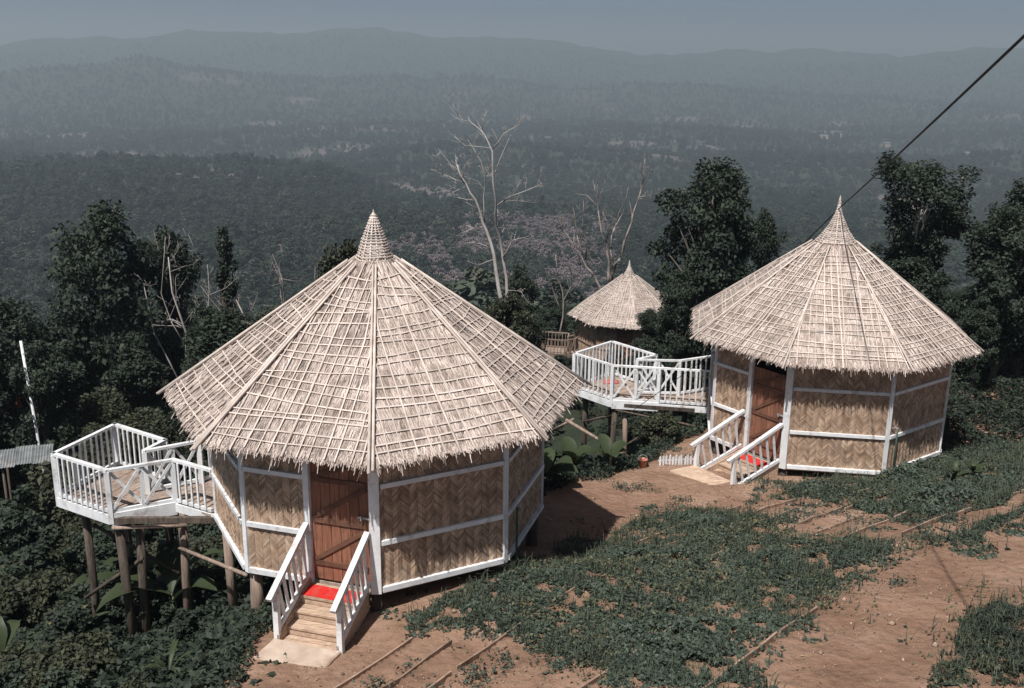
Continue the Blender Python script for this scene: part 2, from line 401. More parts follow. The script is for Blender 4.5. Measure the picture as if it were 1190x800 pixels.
# edging boards of the earth steps: short lengths, laid end to end along each step
for k, R in enumerate(STEP_R):
    a = radians(116.5 + 0.3*random.random())
    while a < radians(149):
        ln = random.uniform(1.1, 2.4); a2 = a + ln/R
        p = []
        for t in np.linspace(a, a2-0.003, 4):
            x, y = ARC_C[0]+R*cos(t), ARC_C[1]+R*sin(t)
            off = 0.10*(float(fbm(np.array([x*0.35]), np.array([y*0.35]), 2, 5)[0])-0.5)
            x, y = ARC_C[0]+(R-off+0.045)*cos(t), ARC_C[1]+(R-off+0.045)*sin(t)
            if drop_dist(np.array([x]), np.array([y]))[0] > -0.25: p = None; break
            ztop = Hs(x-0.17*cos(t), y-0.17*sin(t)) + 0.002 + random.uniform(-0.014, 0.008)
            p.append((x, y, ztop-0.115+0.015*random.random()))
        if p and random.random() < (0.35 if k == len(STEP_R)-1 else 0.62):
            mb = MB(); mb.ribbon(p, 0.2, 0.026, (cos(a), sin(a), 0.02))
            mb.build('edging_board', M['edging'], ground)
        a = a2

# ------------------------------------------------------------------ huts
WALL_R = 2.75
def oct_pt(i, r, z=0.0):
    a = i*pi/4; return Vector((r*sin(a), -r*cos(a), z))
def clip_half(poly, p, n):
    out = []
    for i in range(len(poly)):
        a, b_ = poly[i], poly[(i+1) % len(poly)]
        da = (a[0]-p[0])*n[0]+(a[1]-p[1])*n[1]; db = (b_[0]-p[0])*n[0]+(b_[1]-p[1])*n[1]
        if da <= 0: out.append(a)
        if (da < 0 < db) or (db < 0 < da):
            t = da/(da-db); out.append((a[0]+t*(b_[0]-a[0]), a[1]+t*(b_[1]-a[1])))
    return out
def ccw(poly):
    s = sum(poly[i][0]*poly[(i+1) % len(poly)][1]-poly[(i+1) % len(poly)][0]*poly[i][1] for i in range(len(poly)))
    return poly if s > 0 else poly[::-1]
def planks(poly, d, w, z0, z1, parent, mat, gap=0.008, name='plank'):
    """boards cut to a polygon, running along d"""
    d = Vector(d).normalized(); n = (-d.y, d.x); poly = ccw([tuple(p) for p in poly])
    ts = [p[0]*n[0]+p[1]*n[1] for p in poly]; t = min(ts)
    while t < max(ts)-0.02:
        q = clip_half(poly, (n[0]*(t+gap/2), n[1]*(t+gap/2)), (-n[0], -n[1]))
        if len(q) > 2: q = clip_half(q, (n[0]*(t+w-gap/2), n[1]*(t+w-gap/2)), n)
        if len(q) > 2:
            dz = random.uniform(-0.004, 0.004); mb = MB(); mb.prism(q, z0+dz, z1+dz); mb.build(name, mat, parent)
        t += w

def weave_mesh(w, h, seed):
    """herringbone of split bamboo: columns of slanting strips, in the xz plane facing -y"""
    r = random.Random(seed); nc = max(2, round(w/0.13)); cw = w/nc; th = 0.043; mb = MB()
    for c in range(nc):
        x0, x1 = c*cw-w/2, (c+1)*cw-w/2; up = 1 if c % 2 == 0 else -1
        k0 = -int(cw/th)-2; k = k0
        while k*th < h + cw + 0.1:
            zb = k*th + r.uniform(-0.004, 0.004); za0 = zb if up > 0 else zb+cw; zb0 = zb+cw if up > 0 else zb
            z = lambda v: min(max(v, 0.0), h)
            e = th-0.005
            tilt = 0.006 if (k+c) % 2 else -0.003
            x0b, x1b = x0+r.uniform(0,0.004), x1-r.uniform(0,0.004)
            p = [(x0b, -0.002+tilt*0, z(za0)), (x1b, -0.002, z(zb0)), (x1b, -0.002, z(zb0+e)), (x0b, -0.002, z(za0+e))]
            if max(q[2] for q in p)-min(q[2] for q in p) > 0.012 and max(abs(p[0][2]-p[3][2]), abs(p[1][2]-p[2][2])) > 0.008:
                f0, f1 = -0.008-r.uniform(0,0.006), -0.008-r.uniform(0,0.006)
                xm = (x0b+x1b)/2; zm0 = (p[0][2]+p[1][2])/2; zm1 = (p[3][2]+p[2][2])/2
                b = len(mb.v)
                mb.v += [(x0b,f0*0.4,p[0][2]), (xm,f0-0.008,zm0), (x1b,f1*0.4,p[1][2]), (x1b,f1*0.4,p[2][2]), (xm,f0-0.008,zm1), (x0b,f0*0.4,p[3][2]),
                         (x0b,0.004,p[0][2]), (x1b,0.004,p[1][2]), (x1b,0.004,p[2][2]), (x0b,0.004,p[3][2])]
                mb.f += [(b,b+1,b+4,b+5), (b+1,b+2,b+3,b+4), (b+5,b+4,b+3,b+8,b+9), (b+7,b+2,b+1,b,b+6)]
            k += 1
    return mb.mesh('weave', M['weave'])

def rail_side(par, p, q, h, z=0.0, spacing=0.14, xbrace=False, bw=0.036, low=0.06, drop=0.0, rails=True, mat=None):
    """one side of a white railing between two posts"""
    mat = mat or M['white']; p, q = Vector((p[0],p[1],z)), Vector((q[0],q[1],z)); d = q-p; L_ = d.length; u = d.normalized()
    Z = Vector((0,0,1))
    if rails:
        mb = MB(); mb.beam(p+Z*h-u*0.03, q+Z*h+u*0.03, 0.075, 0.045); mb.build('rail', mat, par)
    mb = MB(); mb.beam(p+Z*low+u*0.03, q+Z*low-u*0.03, 0.045, 0.06); mb.build('rail', mat, par)
    if xbrace:
        mid = (p+q)/2
        mb = MB(); mb.beam(mid+Z*(low+0.032), mid+Z*(h-0.025), 0.062, 0.05, u.cross(Z)); mb.build('baluster', mat, par)
        o = u.cross(Z)*0.028
        for a, c in ((p+u*0.04, mid-u*0.03), (mid+u*0.03, q-u*0.04)):
            mb = MB(); mb.beam(a+Z*(low+0.05)+o, c+Z*(h-0.05)+o, 0.022, 0.05); mb.build('brace', mat, par)
            mb = MB(); mb.beam(a+Z*(h-0.05)-o, c+Z*(low+0.05)-o, 0.022, 0.05); mb.build('brace', mat, par)
    else:
        n = max(2, round(L_/spacing))
        for i in range(1, n):
            c = p+u*(L_*i/n + random.uniform(-0.012,0.012)); j = random.uniform(-0.012,0.012); dd = u.cross(Z)*0.034
            mb = MB(); mb.beam(c+Z*(-drop-random.uniform(0,0.03) if drop else low)+dd, c+Z*(h-0.024)+u*j+dd, bw, 0.024, u.cross(Z)); mb.build('baluster', mat, par)

def hut(loc, rot, P):
    root = empty('thatched_hut', loc, rot)
    R = WALL_R; r_ = random.Random(P['seed'])
    Re, ze, rb, zb, zt = P['Re'], P['ze'], P['rb'], P['zb'], P['zt']
    zw = ze + (Re-R)*(zb-ze)/(Re-rb) - 0.06          # wall plate
    full = P['full']
    # --- roof shell
    mb = MB(); prof = [(rb*0.5, zb+0.02), (rb, zb), (rb+(Re-rb)*0.33, ze+(zb-ze)*0.655), (rb+(Re-rb)*0.66, ze+(zb-ze)*0.325), (Re-0.06, ze+0.045)]
    for i in range(8):
        for (ra, za), (rc, zc) in zip(prof[:-1], prof[1:]):
            mb.poly([oct_pt(i,ra,za), oct_pt(i,rc,zc), oct_pt(i+1,rc,zc), oct_pt(i+1,ra,za)])
        mb.poly([oct_pt(i,Re-0.06,ze+0.045), oct_pt(i,Re-0.08,ze-0.05), oct_pt(i+1,Re-0.08,ze-0.05), oct_pt(i+1,Re-0.06,ze+0.045)])
        mb.poly([oct_pt(i,Re-0.08,ze-0.05), oct_pt(i,rb,zb-0.12), oct_pt(i+1,rb,zb-0.12), oct_pt(i+1,Re-0.08,ze-0.05)])
    roof = mb.build('roof', M['thatch_bed'], root)
    def surf(i, v, w, off=0.0):
        """facet i, v 0..1 from collar to eave, w -1..1 across"""
        r = rb+(Re-rb)*v; z = zb+(ze-zb)*v + 0.05*sin(pi*v)*-0.35
        a, b_ = oct_pt(i,r,z), oct_pt(i+1,r,z)
        am = (i+0.5)*pi/4; n = Vector((sin(am)*(zb-ze), -cos(am)*(zb-ze), (Re-rb)*cos(pi/8))).normalized()
        return a.lerp(b_, (w+1)/2) + n*off, n
    # --- straw
    V = []; NS = P['straw']; g = np.random.default_rng(P['seed'])
    for i in range(8):
        am = (i+0.5)*pi/4; n = np.array([sin(am)*(zb-ze), -cos(am)*(zb-ze), (Re-rb)*cos(pi/8)]); n /= np.linalg.norm(n)
        dn = np.array([sin(am)*(Re-rb)*cos(pi/8), -cos(am)*(Re-rb)*cos(pi/8), ze-zb]); sl_len = np.linalg.norm(dn); dn /= sl_len
        lt = np.array([cos(am), sin(am), 0.0])
        def pos_(v, w):
            r = rb+(Re-rb)*v; z = zb+(ze-zb)*v - 0.0175*np.sin(pi*v)
            return np.stack([sin(am)*r*cos(pi/8), -cos(am)*r*cos(pi/8), z], -1) + (w*r*sin(pi/8))[:,None]*lt
        for N, v0, v1, l0, l1, lift in ((NS, -0.03, 0.90, 0.20, 0.38, 0.012), (NS//4, 0.95, 0.99, 0.03, 0.085, 0.01), (NS//110, 0.95, 0.995, 0.08, 0.17, 0.01)):
            v = np.sqrt(g.random(N)*(v1**2-max(v0,0)**2)+max(v0,0)**2) if v0 > 0 else np.sqrt(g.random(N))*(v1-v0)+v0
            w = g.uniform(-1, 1, N); ln = g.uniform(l0, l1, N)*P.get('slen',1); wd = g.uniform(0.004, 0.008, N)*P.get('swid',1)
            p0 = pos_(v, w) + n*g.uniform(0.002, 0.020, N)[:,None]
            dr = dn + lt*g.normal(0, 0.13, N)[:,None] + n*g.uniform(-0.03, lift*2.2, N)[:,None]
            over = np.maximum(v + ln/sl_len - 1.0, 0)*sl_len
            p1 = p0 + dr*ln[:,None]; p1[:,2] -= over*g.uniform(0.2, 1.1, N)
            sd = lt*wd[:,None]; tw = n*(wd*g.uniform(-0.8,0.8,N))[:,None]
            V.append(np.stack([p0-sd-tw, p0+sd+tw, p1+sd*0.6+tw, p1-sd*0.6-tw], 1).reshape(-1,3))
    V = np.concatenate(V); F_ = np.arange(len(V)).reshape(-1,4)
    th = link('thatch', np_mesh('thatch', V, F_, M['straw']), roof); th['kind'] = 'stuff'
    # --- collar of straw round the finial foot
    # --- poles and lattice
    vis = P['visible']
    for i in range(8):
        a, n1 = surf(i, 0.0, -1, 0.038); b_, _ = surf(i, 1.0, -1, 0.038)
        n0 = Vector((sin(i*pi/4), -cos(i*pi/4), 1.2)).normalized()
        d = (b_-a); sd = d.cross(n0).normalized()
        pts = lambda o, e: [a.lerp(b_, t)+sd*(o+r_.uniform(-0.006,0.006))+n0*(0.004+r_.uniform(0,0.008)) for t in (0.03, 0.3, 0.6, 1.0+e)]
        for o in ((-0.024, 0.026) if P['double'] else (0,)):
            mb = MB(); mb.tube(pts(o, r_.uniform(0.0,0.035)), [0.018,0.02,0.022,0.024], 6); mb.build('bamboo_pole', M['bamboo'], roof, True)
        mb = MB(); n = surf(i, .5, 0)[1]
        mb.tube([surf(i, t, 0.02*r_.uniform(-1,1), 0.042)[0] for t in (0.02, 0.35, 0.7, 1.0+r_.uniform(-0.01,0.02))], [0.013,0.016,0.018,0.02], 6); mb.build('bamboo_pole', M['bamboo'], roof, True)
        hidden = MB()
        for k in range(P['rows']):                  # battens across the facet
            v = 0.10 + 0.885*(k+0.15)/P['rows'] + r_.uniform(-0.013,0.013)
            tilt = r_.uniform(-0.018,0.018); e0, e1 = r_.uniform(-1.0,-0.97), r_.uniform(0.97,1.0)
            bow = r_.uniform(-0.006,0.014)
            pts_ = [surf(i, v+tilt*w+bow*(1-w*w)+r_.uniform(-0.003,0.003), w, 0.034)[0] for w in np.linspace(e0, e1, 6)]
            mb = MB() if (i in vis and full) else hidden
            mb.ribbon(pts_, 0.022*r_.uniform(0.7,1.2), 0.010, n)
            if mb is not hidden: mb.build('bamboo_strip', M['bamboo'], roof)
        wid = 2*Re*sin(pi/8)
        nv = P['cols']
        for k in range(nv):                         # strips down the slope, stopping where the facet narrows
            x = (-1+2*(k+0.5)/nv) + r_.uniform(-0.025,0.025)
            if abs(x) < 0.06: continue
            top = max(0.10, abs(x)*0.55 + r_.uniform(-0.12,0.05)); lean = 0.35
            pts_ = []
            for v in np.linspace(top, 1.0+r_.uniform(-0.015,0.01), 5):
                rr_ = (rb+(Re-rb)*v)/Re; w = x*((1-lean)/rr_ + lean); w = max(-0.985, min(0.985, w))
                pts_.append(surf(i, v, w+r_.uniform(-0.010,0.010), 0.043)[0])
            mb = MB() if (i in vis and full) else hidden
            mb.ribbon(pts_, 0.021*r_.uniform(0.7,1.2), 0.009, n)
            if mb is not hidden: mb.build('bamboo_strip', M['bamboo'], roof)
        if hidden.v:
            o = hidden.build('bamboo_lattice', M['bamboo'], roof); o['kind'] = 'stuff'
    # --- finial
    mb = MB(); hF = zt-zb; fr = P['fin']
    rad = lambda t: fr*((1-t)**P['finpow'])*0.93 + 0.012
    nring = P['rings']
    for k in range(nring):
        t = (k/nring)**0.95; rr_ = rad(t)+0.006; zz = zb+0.0+hF*t*0.97; ph = r_.uniform(0,6)
        pts_ = [Vector((rr_*cos(q+ph)*(1+r_.uniform(-.03,.03)), rr_*sin(q+ph)*(1+r_.uniform(-.03,.03)), zz+r_.uniform(-0.008,0.008))) for q in np.linspace(0, 2*pi, 15)]
        mb.tube(pts_, P['ringr']*r_.uniform(0.7,1.2), 5)
    for k in range(14):
        q = 2*pi*k/14
        mb.ribbon([Vector((rad(t)*cos(q), rad(t)*sin(q), zb-0.02+hF*t)) for t in (0,0.2,0.45,0.7,0.9,1.0)], 0.022*(1 if full else 2), 0.008, (cos(q), sin(q), 0.2))
    solid = P['solid']
    prev = None
    for t in np.linspace(0, solid, 8):
        ring = [(rad(t)*0.93*cos(2*pi*j/14), rad(t)*0.93*sin(2*pi*j/14), zb-0.03+hF*t) for j in range(14)]
        if prev:
            for j in range(14): mb.poly([prev[j], prev[(j+1)%14], ring[(j+1)%14], ring[j]])
        prev = ring
    mb.poly(prev)
    tip = zb+hF
    mb.tube([(0,0,tip-0.25*hF), (0.004,0,tip-0.08), (0,0.003,tip+0.03)], [0.03,0.022,0.006], 6)
    mb.build('finial', M['bamboo_old'], roof)
    # --- floor
    mb = MB(); mb.prism([oct_pt(i, R-0.02)[:2] for i in range(8)], -0.10, -0.02); mb.build('floor', M['plank'], root)
    frame = M['white'] if full else M['log_pale']
    # --- posts, rails and woven panels
    def facet_axes(i):
        a, c = oct_pt(i,R), oct_pt(i+1,R); t = (c-a).normalized(); return a, c, t, Vector((sin((i+.5)*pi/4), -cos((i+.5)*pi/4), 0))
    ang = lambda i: i*pi/4
    for i in range(8):
        c = oct_pt(i,R); n = Vector((sin(ang(i)), -cos(ang(i)), 0)); thick = 0.15 if i == 0 else 0.085
        mb = MB(); mb.beam(c-n*0.01+Vector((0,0,-0.06)), c-n*0.01+Vector((0,0,zw)), thick, 0.08, n); mb.build('corner_post', frame, root)
    rails_z = P['rails']
    side = (R*sin(pi/8))*2
    for i in range(8):
        a, c, t, n = facet_axes(i)
        door = (i == 7)
        spans = [(0.0, side)] if not door else [(0.0, side*0.5)]
        for s0, s1 in spans:
            w = s1-s0-0.03; ctr = a + t*((s0+s1)/2)
            mb = MB(); mb.box((0,0.02,zw/2-0.02),(w,0.02,zw+0.04)); pan = mb.build('wall_panel', M['weave_back'], root)
            pan.location = ctr; pan.rotation_euler = (0,0,(i+.5)*pi/4)
            key = ('weave', round(w,2), round(zw,1))
            if key not in CACHE: CACHE[key] = weave_mesh(w, zw, 3)
            wv = link('weave', CACHE[key], pan); wv['kind'] = 'stuff'
            for k, zr in enumerate([0.0] + rails_z):
                off = n*(0.036)
                e0 = 0.05; e1 = (0.05 if i+1 != 8 else 0.08) if not door else 0.03
                if i == 0: e0 = 0.085
                zz = Vector((0,0,zr+(P['half_dz'] if door and k else 0)))
                mb = MB(); mb.beam(a+t*(s0+e0)+off+zz, a+t*(s1-e1)+off+zz, 0.045 if k else 0.06, 0.07 if k else 0.08); mb.build('rail', frame, root)
        if door:
            # door posts, leaf with boards, braces and latch
            p0 = a+t*(side*0.5+0.01); mb = MB(); mb.beam(p0+n*0.012+Vector((0,0,-0.05)), p0+n*0.012+Vector((0,0,zw)), 0.09, 0.09, n); mb.build('door_post', frame, root)
            d0, d1 = side*0.5+0.06, side-0.085; wD = d1-d0
            mb = MB(); mb.beam(a+t*d0+n*-0.04+Vector((0,0,1.0)), a+t*d1+n*-0.04+Vector((0,0,1.0)), 0.02, 2.0); dr = mb.build('door', M['door_brace'], root)
            nb = 6
            for k in range(nb):
                q = a+t*(d0+wD*(k+.5)/nb)+n*(-0.018+r_.uniform(-.003,.003))
                mb = MB(); mb.beam(q+Vector((0,0,0.03)), q+Vector((0,0,2.02)), wD/nb-0.008, 0.022, n); mb.build('plank', M['door'], dr)
            q0, q1 = a+t*(d0+0.03)+n*0.006, a+t*(d1-0.03)+n*0.006
            for z0, z1 in ((0.30,0.30),(0.98,0.98),(1.62,1.62)):
                mb = MB(); mb.beam(q0+Vector((0,0,z0)), q1+Vector((0,0,z1)), 0.022, 0.075); mb.build('brace', M['door_brace'], dr)
            for z0, z1 in ((0.34,0.92),(1.02,1.56),(1.66,1.98)):
                mb = MB(); mb.beam(q0+Vector((0,0,z0)), q1+Vector((0,0,z1)), 0.022, 0.065); mb.build('brace', M['door_brace'], dr)
            mb = MB(); q = a+t*(d1-0.16)+n*0.02+Vector((0,0,1.12)); mb.beam(q, q+t*0.22, 0.02, 0.03); mb.beam(q+t*0.06+n*0.02, q+t*0.06+n*0.045, 0.03, 0.07); mb.build('latch', M['metal'], dr)
            mb = MB(); q = a+t*d0+Vector((0,0,zw-0.27)); e = a+t*d1+Vector((0,0,zw-0.27)); mb.beam(q, e, 0.02, 0.52); mb.build('lintel_board', M['door'], root)
    # --- stilts
    zg = lambda lx, ly: Hs(loc[0]+lx*cos(rot)-ly*sin(rot), loc[1]+lx*sin(rot)+ly*cos(rot)) - loc[2]
    for i in list(range(8)):
        c = oct_pt(i, R-0.14); z0 = min(zg(c.x,c.y)-0.25, -0.3)
        mb = MB(); rr_ = r_.uniform(0.075,0.10); mb.tube([c+Vector((0,0,-0.12)), c+Vector((r_.uniform(-.05,.05),r_.uniform(-.05,.05),z0))], [rr_, rr_*1.12], 9); mb.build('stilt', M['log'] if r_.random() < .6 else M['log_pale'], root, True)
    mb = MB()
    for i in range(4): mb.beam(oct_pt(i,R-0.1,-0.17), oct_pt(i+4,R-0.1,-0.17+0.003*i), 0.09, 0.10)
    mb.build('floor_joist', M['log'], root)
    if P.get('stairs'): stairs(root, P, zg)
    if P.get('balcony'): balcony(root, P, zg, r_)
    return root

def stairs(root, P, zg):
    S = P['stairs']; W = M['white']
    a = oct_pt(-1, WALL_R); t = (oct_pt(0,WALL_R)-a).normalized(); n0 = Vector((sin(-pi/8), -cos(-pi/8), 0))
    n = Matrix.Rotation(S['skew'], 3, 'Z') @ n0
    s0, s1 = S['span']; land = S['landing']; nst = S['steps']; tread = S['tread']; rise = S['rise']
    Z = Vector((0,0,1)); L_ = land + tread*nst; drop = rise*(nst+1)
    at_ = lambda s, o, z: a + t*s + n*o + Z*z
    mb = MB()
    for s in (s0, s1):
        mb.hexa([at_(s-.02,0.05,-0.32), at_(s+.02,0.05,-0.32), at_(s+.02,L_+.02,-drop-0.04), at_(s-.02,L_+.02,-drop-0.04),
                 at_(s-.02,0.05,0.05), at_(s+.02,0.05,0.05), at_(s+.02,L_+.02,-drop+0.22), at_(s-.02,L_+.02,-drop+0.22)])
    st = mb.build('staircase', M['step_wood'], root)
    w0, w1 = s0+0.025, s1-0.025
    def slab(o0, o1, z0, z1, nm):
        mb = MB(); mb.hexa([at_(w0,o0,z0), at_(w1,o0,z0), at_(w1,o1,z0), at_(w0,o1,z0), at_(w0,o0,z1), at_(w1,o0,z1), at_(w1,o1,z1), at_(w0,o1,z1)]); mb.build(nm, M['step_wood'], st)
    slab(0.045, land+0.015, -0.065, -0.025, 'tread')
    for k in range(nst):
        o0 = land+tread*k; z = -rise*(k+1)-0.025
        half = tread*0.52
        slab(o0+0.004, o0+half-0.004, z-0.035, z, 'tread'); slab(o0+half+0.002, o0+tread+0.015, z-0.035, z-0.004, 'tread')
        slab(o0-0.022, o0-0.002, z+0.002, z+rise-0.043, 'riser')
    slab(L_-0.022, L_-0.002, -drop-0.02, -drop+rise-0.063, 'riser')
    hr = S['rail_h']
    for s in (s0-0.03, s1+0.03):
        # newel at the foot, rail, lower rail, slanted balusters
        zt_, zb_ = hr, -drop+S['newel']
        mb = MB(); mb.beam(at_(s,L_-0.02,-drop-0.1), at_(s,L_-0.02,zb_-0.02), 0.08, 0.08, n); mb.build('newel_post', W, st)
        p0, p1 = at_(s,0.06,zt_), at_(s,L_+0.16,zb_-0.035)
        mb = MB(); mb.beam(p0, p1, 0.085, 0.06); mb.build('handrail', W, st)
        l0, l1 = at_(s,0.06,0.12), at_(s,L_-0.05,-drop+0.27)
        mb = MB(); mb.beam(l0, l1, 0.05, 0.075); mb.build('lower_rail', W, st)
        nb = S['balusters']
        for k in range(nb):
            f = (k+0.6)/nb; f2 = min(1.0, max(0, f+S['slant']))
            q0 = l0.lerp(l1, f); q1 = p0.lerp(p1, f2*0.9)
            mb = MB(); mb.beam(q0+Z*0.02, q1-Z*0.02, 0.03, 0.045, n); mb.build('baluster', W, st)

def balcony(root, P, zg, r_):
    B = P['balcony']; Q = {k: Vector((v[0], v[1])) for k, v in B['pts'].items()}; h = B['h']; W = B.get('mat') or M['white']
    K = oct_pt(-3, WALL_R).xy; Hc = oct_pt(-2, WALL_R).xy
    A, Bq, C, D, E_, F1, F2, G = [Q[k] for k in ('A','B','C','D','E','F','F2','G')]
    polys = [[A,Bq,C,D], [D,E_,F2,F1], [E_,Hc*1.04,K*1.04,G,F2]]
    # white fascia boards round the edge are the body of the part
    mb = MB()
    def fas(p, q, z0=-0.17, z1=0.0, o=0.03):
        d = (q-p).normalized(); nn = Vector((d.y, -d.x))*o
        mb.beam((p.x+nn.x,p.y+nn.y,(z0+z1)/2), (q.x+nn.x,q.y+nn.y,(z0+z1)/2), 0.03, z1-z0)
    fas(A,D); fas(D,E_,-0.20,0.03); fas(E_,Hc,-0.15); fas(Bq,A); fas(C,Bq); fas(F2,F1); fas(G,F2)
    bal = mb.build('balcony', W, root)
    planks(polys[0], C-D, 0.155, -0.035, 0.0, bal, M['plank'])
    planks(polys[1], (D-F1), 0.15, -0.039, -0.004, bal, M['plank'])
    planks(polys[2], (Hc-E_), 0.15, -0.043, -0.008, bal, M['plank'])
    mb = MB()
    for p, q in ((A,C),(Bq,D),(A.lerp(Bq,.5),D.lerp(C,.5)),(D,Hc),(F2,K),(F1,E_)):
        mb.beam((p.x,p.y,-0.10+r_.uniform(-.004,.004)), (q.x,q.y,-0.10+r_.uniform(-.004,.004)), 0.08, 0.10)
    mb.build('joist', M['log'], bal)
    for nm, p in (('A',A),('B',Bq),('C',C),('D',D),('E',E_),('F',F1),('F2',F2),('G',G)):
        mb = MB(); mb.beam((p.x,p.y,-0.16 if nm in 'ADE' else -0.02), (p.x,p.y,h-0.023), 0.085, 0.085, (1,0,0)); mb.build('post', W, bal)
    sp = B['spacing']
    rail_side(bal, A, D, h, 0, sp, drop=0.13, mat=W); rail_side(bal, A, Bq, h, 0, sp, drop=0.1, mat=W); rail_side(bal, Bq, C, h, 0, sp, mat=W)
    rail_side(bal, C, F1, h, 0, sp, mat=W); rail_side(bal, D, E_, h-0.004, 0, xbrace=True, mat=W); rail_side(bal, E_, Hc-Vector((.05,0)), h-0.002, 0, sp*1.05, mat=W)
    rail_side(bal, F1, F2, h-0.006, 0, xbrace=True, mat=W); rail_side(bal, F2, G, h-0.003, 0, sp*1.1, mat=W); rail_side(bal, G, K.lerp(G,0.05), h, 0, sp*1.2, mat=W)
    # log stilts and bracing poles
    tops = {}
    for nm, p, m_ in B['stilts']:
        p = Vector(p); z0 = zg(p.x, p.y)-0.35; rr_ = r_.uniform(0.06,0.078)
        foot = (p.x+r_.uniform(-.08,.08), p.y+r_.uniform(-.08,.08), z0)
        mb = MB(); mb.tube([(p.x,p.y,-0.15), ((p.x*.5+foot[0]*.5)+r_.uniform(-.02,.02), (p.y*.5+foot[1]*.5), z0*.5-.07), foot], [rr_, rr_*1.04, rr_*1.15], 9)
        mb.build('stilt', M[m_], bal, True); tops[nm] = p
    for p, q, m_, rr_ in B['braces']:
        mb = MB(); mb.tube([p, q], [rr_, rr_*0.9], 7); mb.build('brace_pole', M[m_], bal, True)

CACHE = {}
L_LOC, L_ROT = (-2.204, 16.181, 1.407), 0.098
R_LOC, R_ROT = (7.36, 23.289, 0.301), -0.547
hutL = hut(L_LOC, L_ROT, dict(seed=11, Re=3.43, ze=2.18, rb=0.30, zb=4.36, zt=5.10, full=True, straw=8500, visible=(5,6,7,0,1,2), double=True, rows=18, cols=13,
    fin=0.30, finpow=0.85, rings=17, ringr=0.010, solid=0.42, rails=[0.74,1.62], half_dz=0.02,
    stairs=dict(skew=0.0, span=(1.08,1.99), landing=0.42, steps=3, tread=0.205, rise=0.135, rail_h=0.92, newel=0.86, balusters=7, slant=0.06),
    balcony=dict(h=0.80, spacing=0.135, pts=dict(A=(-5.6,.9),B=(-4.95,2.3),C=(-3.85,1.42),D=(-4.5,.1),E=(-3.52,.5),F=(-4.09,.94),F2=(-3.25,1.36),G=(-2.55,2.0)),
        stilts=[('a',(-5.2,.95),'log'),('d',(-4.42,.18),'log'),('d2',(-4.12,.34),'log'),('e',(-3.5,.58),'log'),('e2',(-3.4,.42),'log_pale'),('c',(-3.95,1.5),'log'),('b',(-4.85,2.1),'log')],
        braces=[((-4.5,.05,-.22),(-3.32,.33,-.36),'log_pale',.035),((-3.5,.35,-.78),(-2.05,-1.5,-.36),'log_pale',.035),((-5.3,.75,-1.9),(-4.1,.25,-.9),'log',.035),((-5.1,1.0,-.6),(-3.6,.6,-1.4),'log',.035)])))
tag(hutL, 'largest and nearest hut, octagonal thatched roof, red mat on its stairs', 'hut', 'thatched bamboo huts')
hutR = hut(R_LOC, R_ROT, dict(seed=23, Re=3.33, ze=2.44, rb=0.42, zb=4.55, zt=5.55, full=True, straw=8000, visible=(5,6,7,0,1,2), double=False, rows=19, cols=14,
    fin=0.46, finpow=1.9, rings=26, ringr=0.013, solid=0.9, rails=[0.80,1.78], half_dz=0.04,
    stairs=dict(skew=-0.10, span=(1.0,2.02), landing=0.42, steps=3, tread=0.32, rise=0.135, rail_h=0.95, newel=0.95, balusters=7, slant=0.10),
    balcony=dict(h=0.95, spacing=0.15, pts=dict(A=(-6.37,-.5),B=(-6.05,1.1),C=(-4.5,.55),D=(-5.05,-.9),E=(-3.95,-.45),F=(-4.74,-.08),F2=(-3.77,.45),G=(-2.9,1.8)),
        stilts=[('a',(-6.1,-.3),'log'),('d',(-5.0,-.78),'log'),('d2',(-4.8,-.62),'log_pale'),('e',(-3.93,-.38),'log_pale'),('c',(-4.5,.35),'log'),('b',(-5.95,.9),'log'),('f',(-3.6,.6),'log')],
        braces=[((-4.95,-.85,-.22),(-3.1,.1,-.62),'log_pale',.045),((-6.45,-.75,-.85),(-4.6,-.75,-1.5),'log_pale',.045),((-6.1,-.2,-.35),(-4.3,.4,-.55),'log_pale',.04),((-5.0,-.7,-.4),(-6.1,-.4,-.95),'log',.035),((-4.9,-.6,-1.4),(-3.8,.3,-.5),'log',.035),((-6.3,-.6,-.85),(-7.2,-.2,-1.5),'log_pale',.04)])))
tag(hutR, 'mid-sized hut behind and uphill, smooth concave spire, white balcony over the slope', 'hut', 'thatched bamboo huts')

F_LOC = (6.55, 57.0, -7.75)
hutF = hut(F_LOC, 0.05, dict(seed=31, Re=3.42, ze=2.25, rb=0.30, zb=4.55, zt=5.35, full=False, straw=2600, swid=1.8, visible=(), double=False, rows=20, cols=15,
    fin=0.30, finpow=1.7, rings=14, ringr=0.02, solid=0.9, rails=[0.8], half_dz=0.0,
    balcony=dict(h=0.9, spacing=0.2, mat=M['log_pale'], pts=dict(A=(-4.95,-.3),B=(-4.75,1.2),C=(-3.2,.8),D=(-3.6,-.7),E=(-3.0,-.4),F=(-3.35,.1),F2=(-2.9,.5),G=(-2.6,1.6)),
        stilts=[('a',(-4.8,-.2),'log_pale'),('d',(-3.6,-.6),'log'),('c',(-3.3,.7),'log'),('b',(-4.6,1.0),'log')], braces=[((-4.9,-.3,-.3),(-3.5,-.65,-.9),'log_pale',.04)])))
tag(hutF, 'small distant hut with unpainted walls, downhill between the dead trees and leafy tree', 'hut', 'thatched bamboo huts')

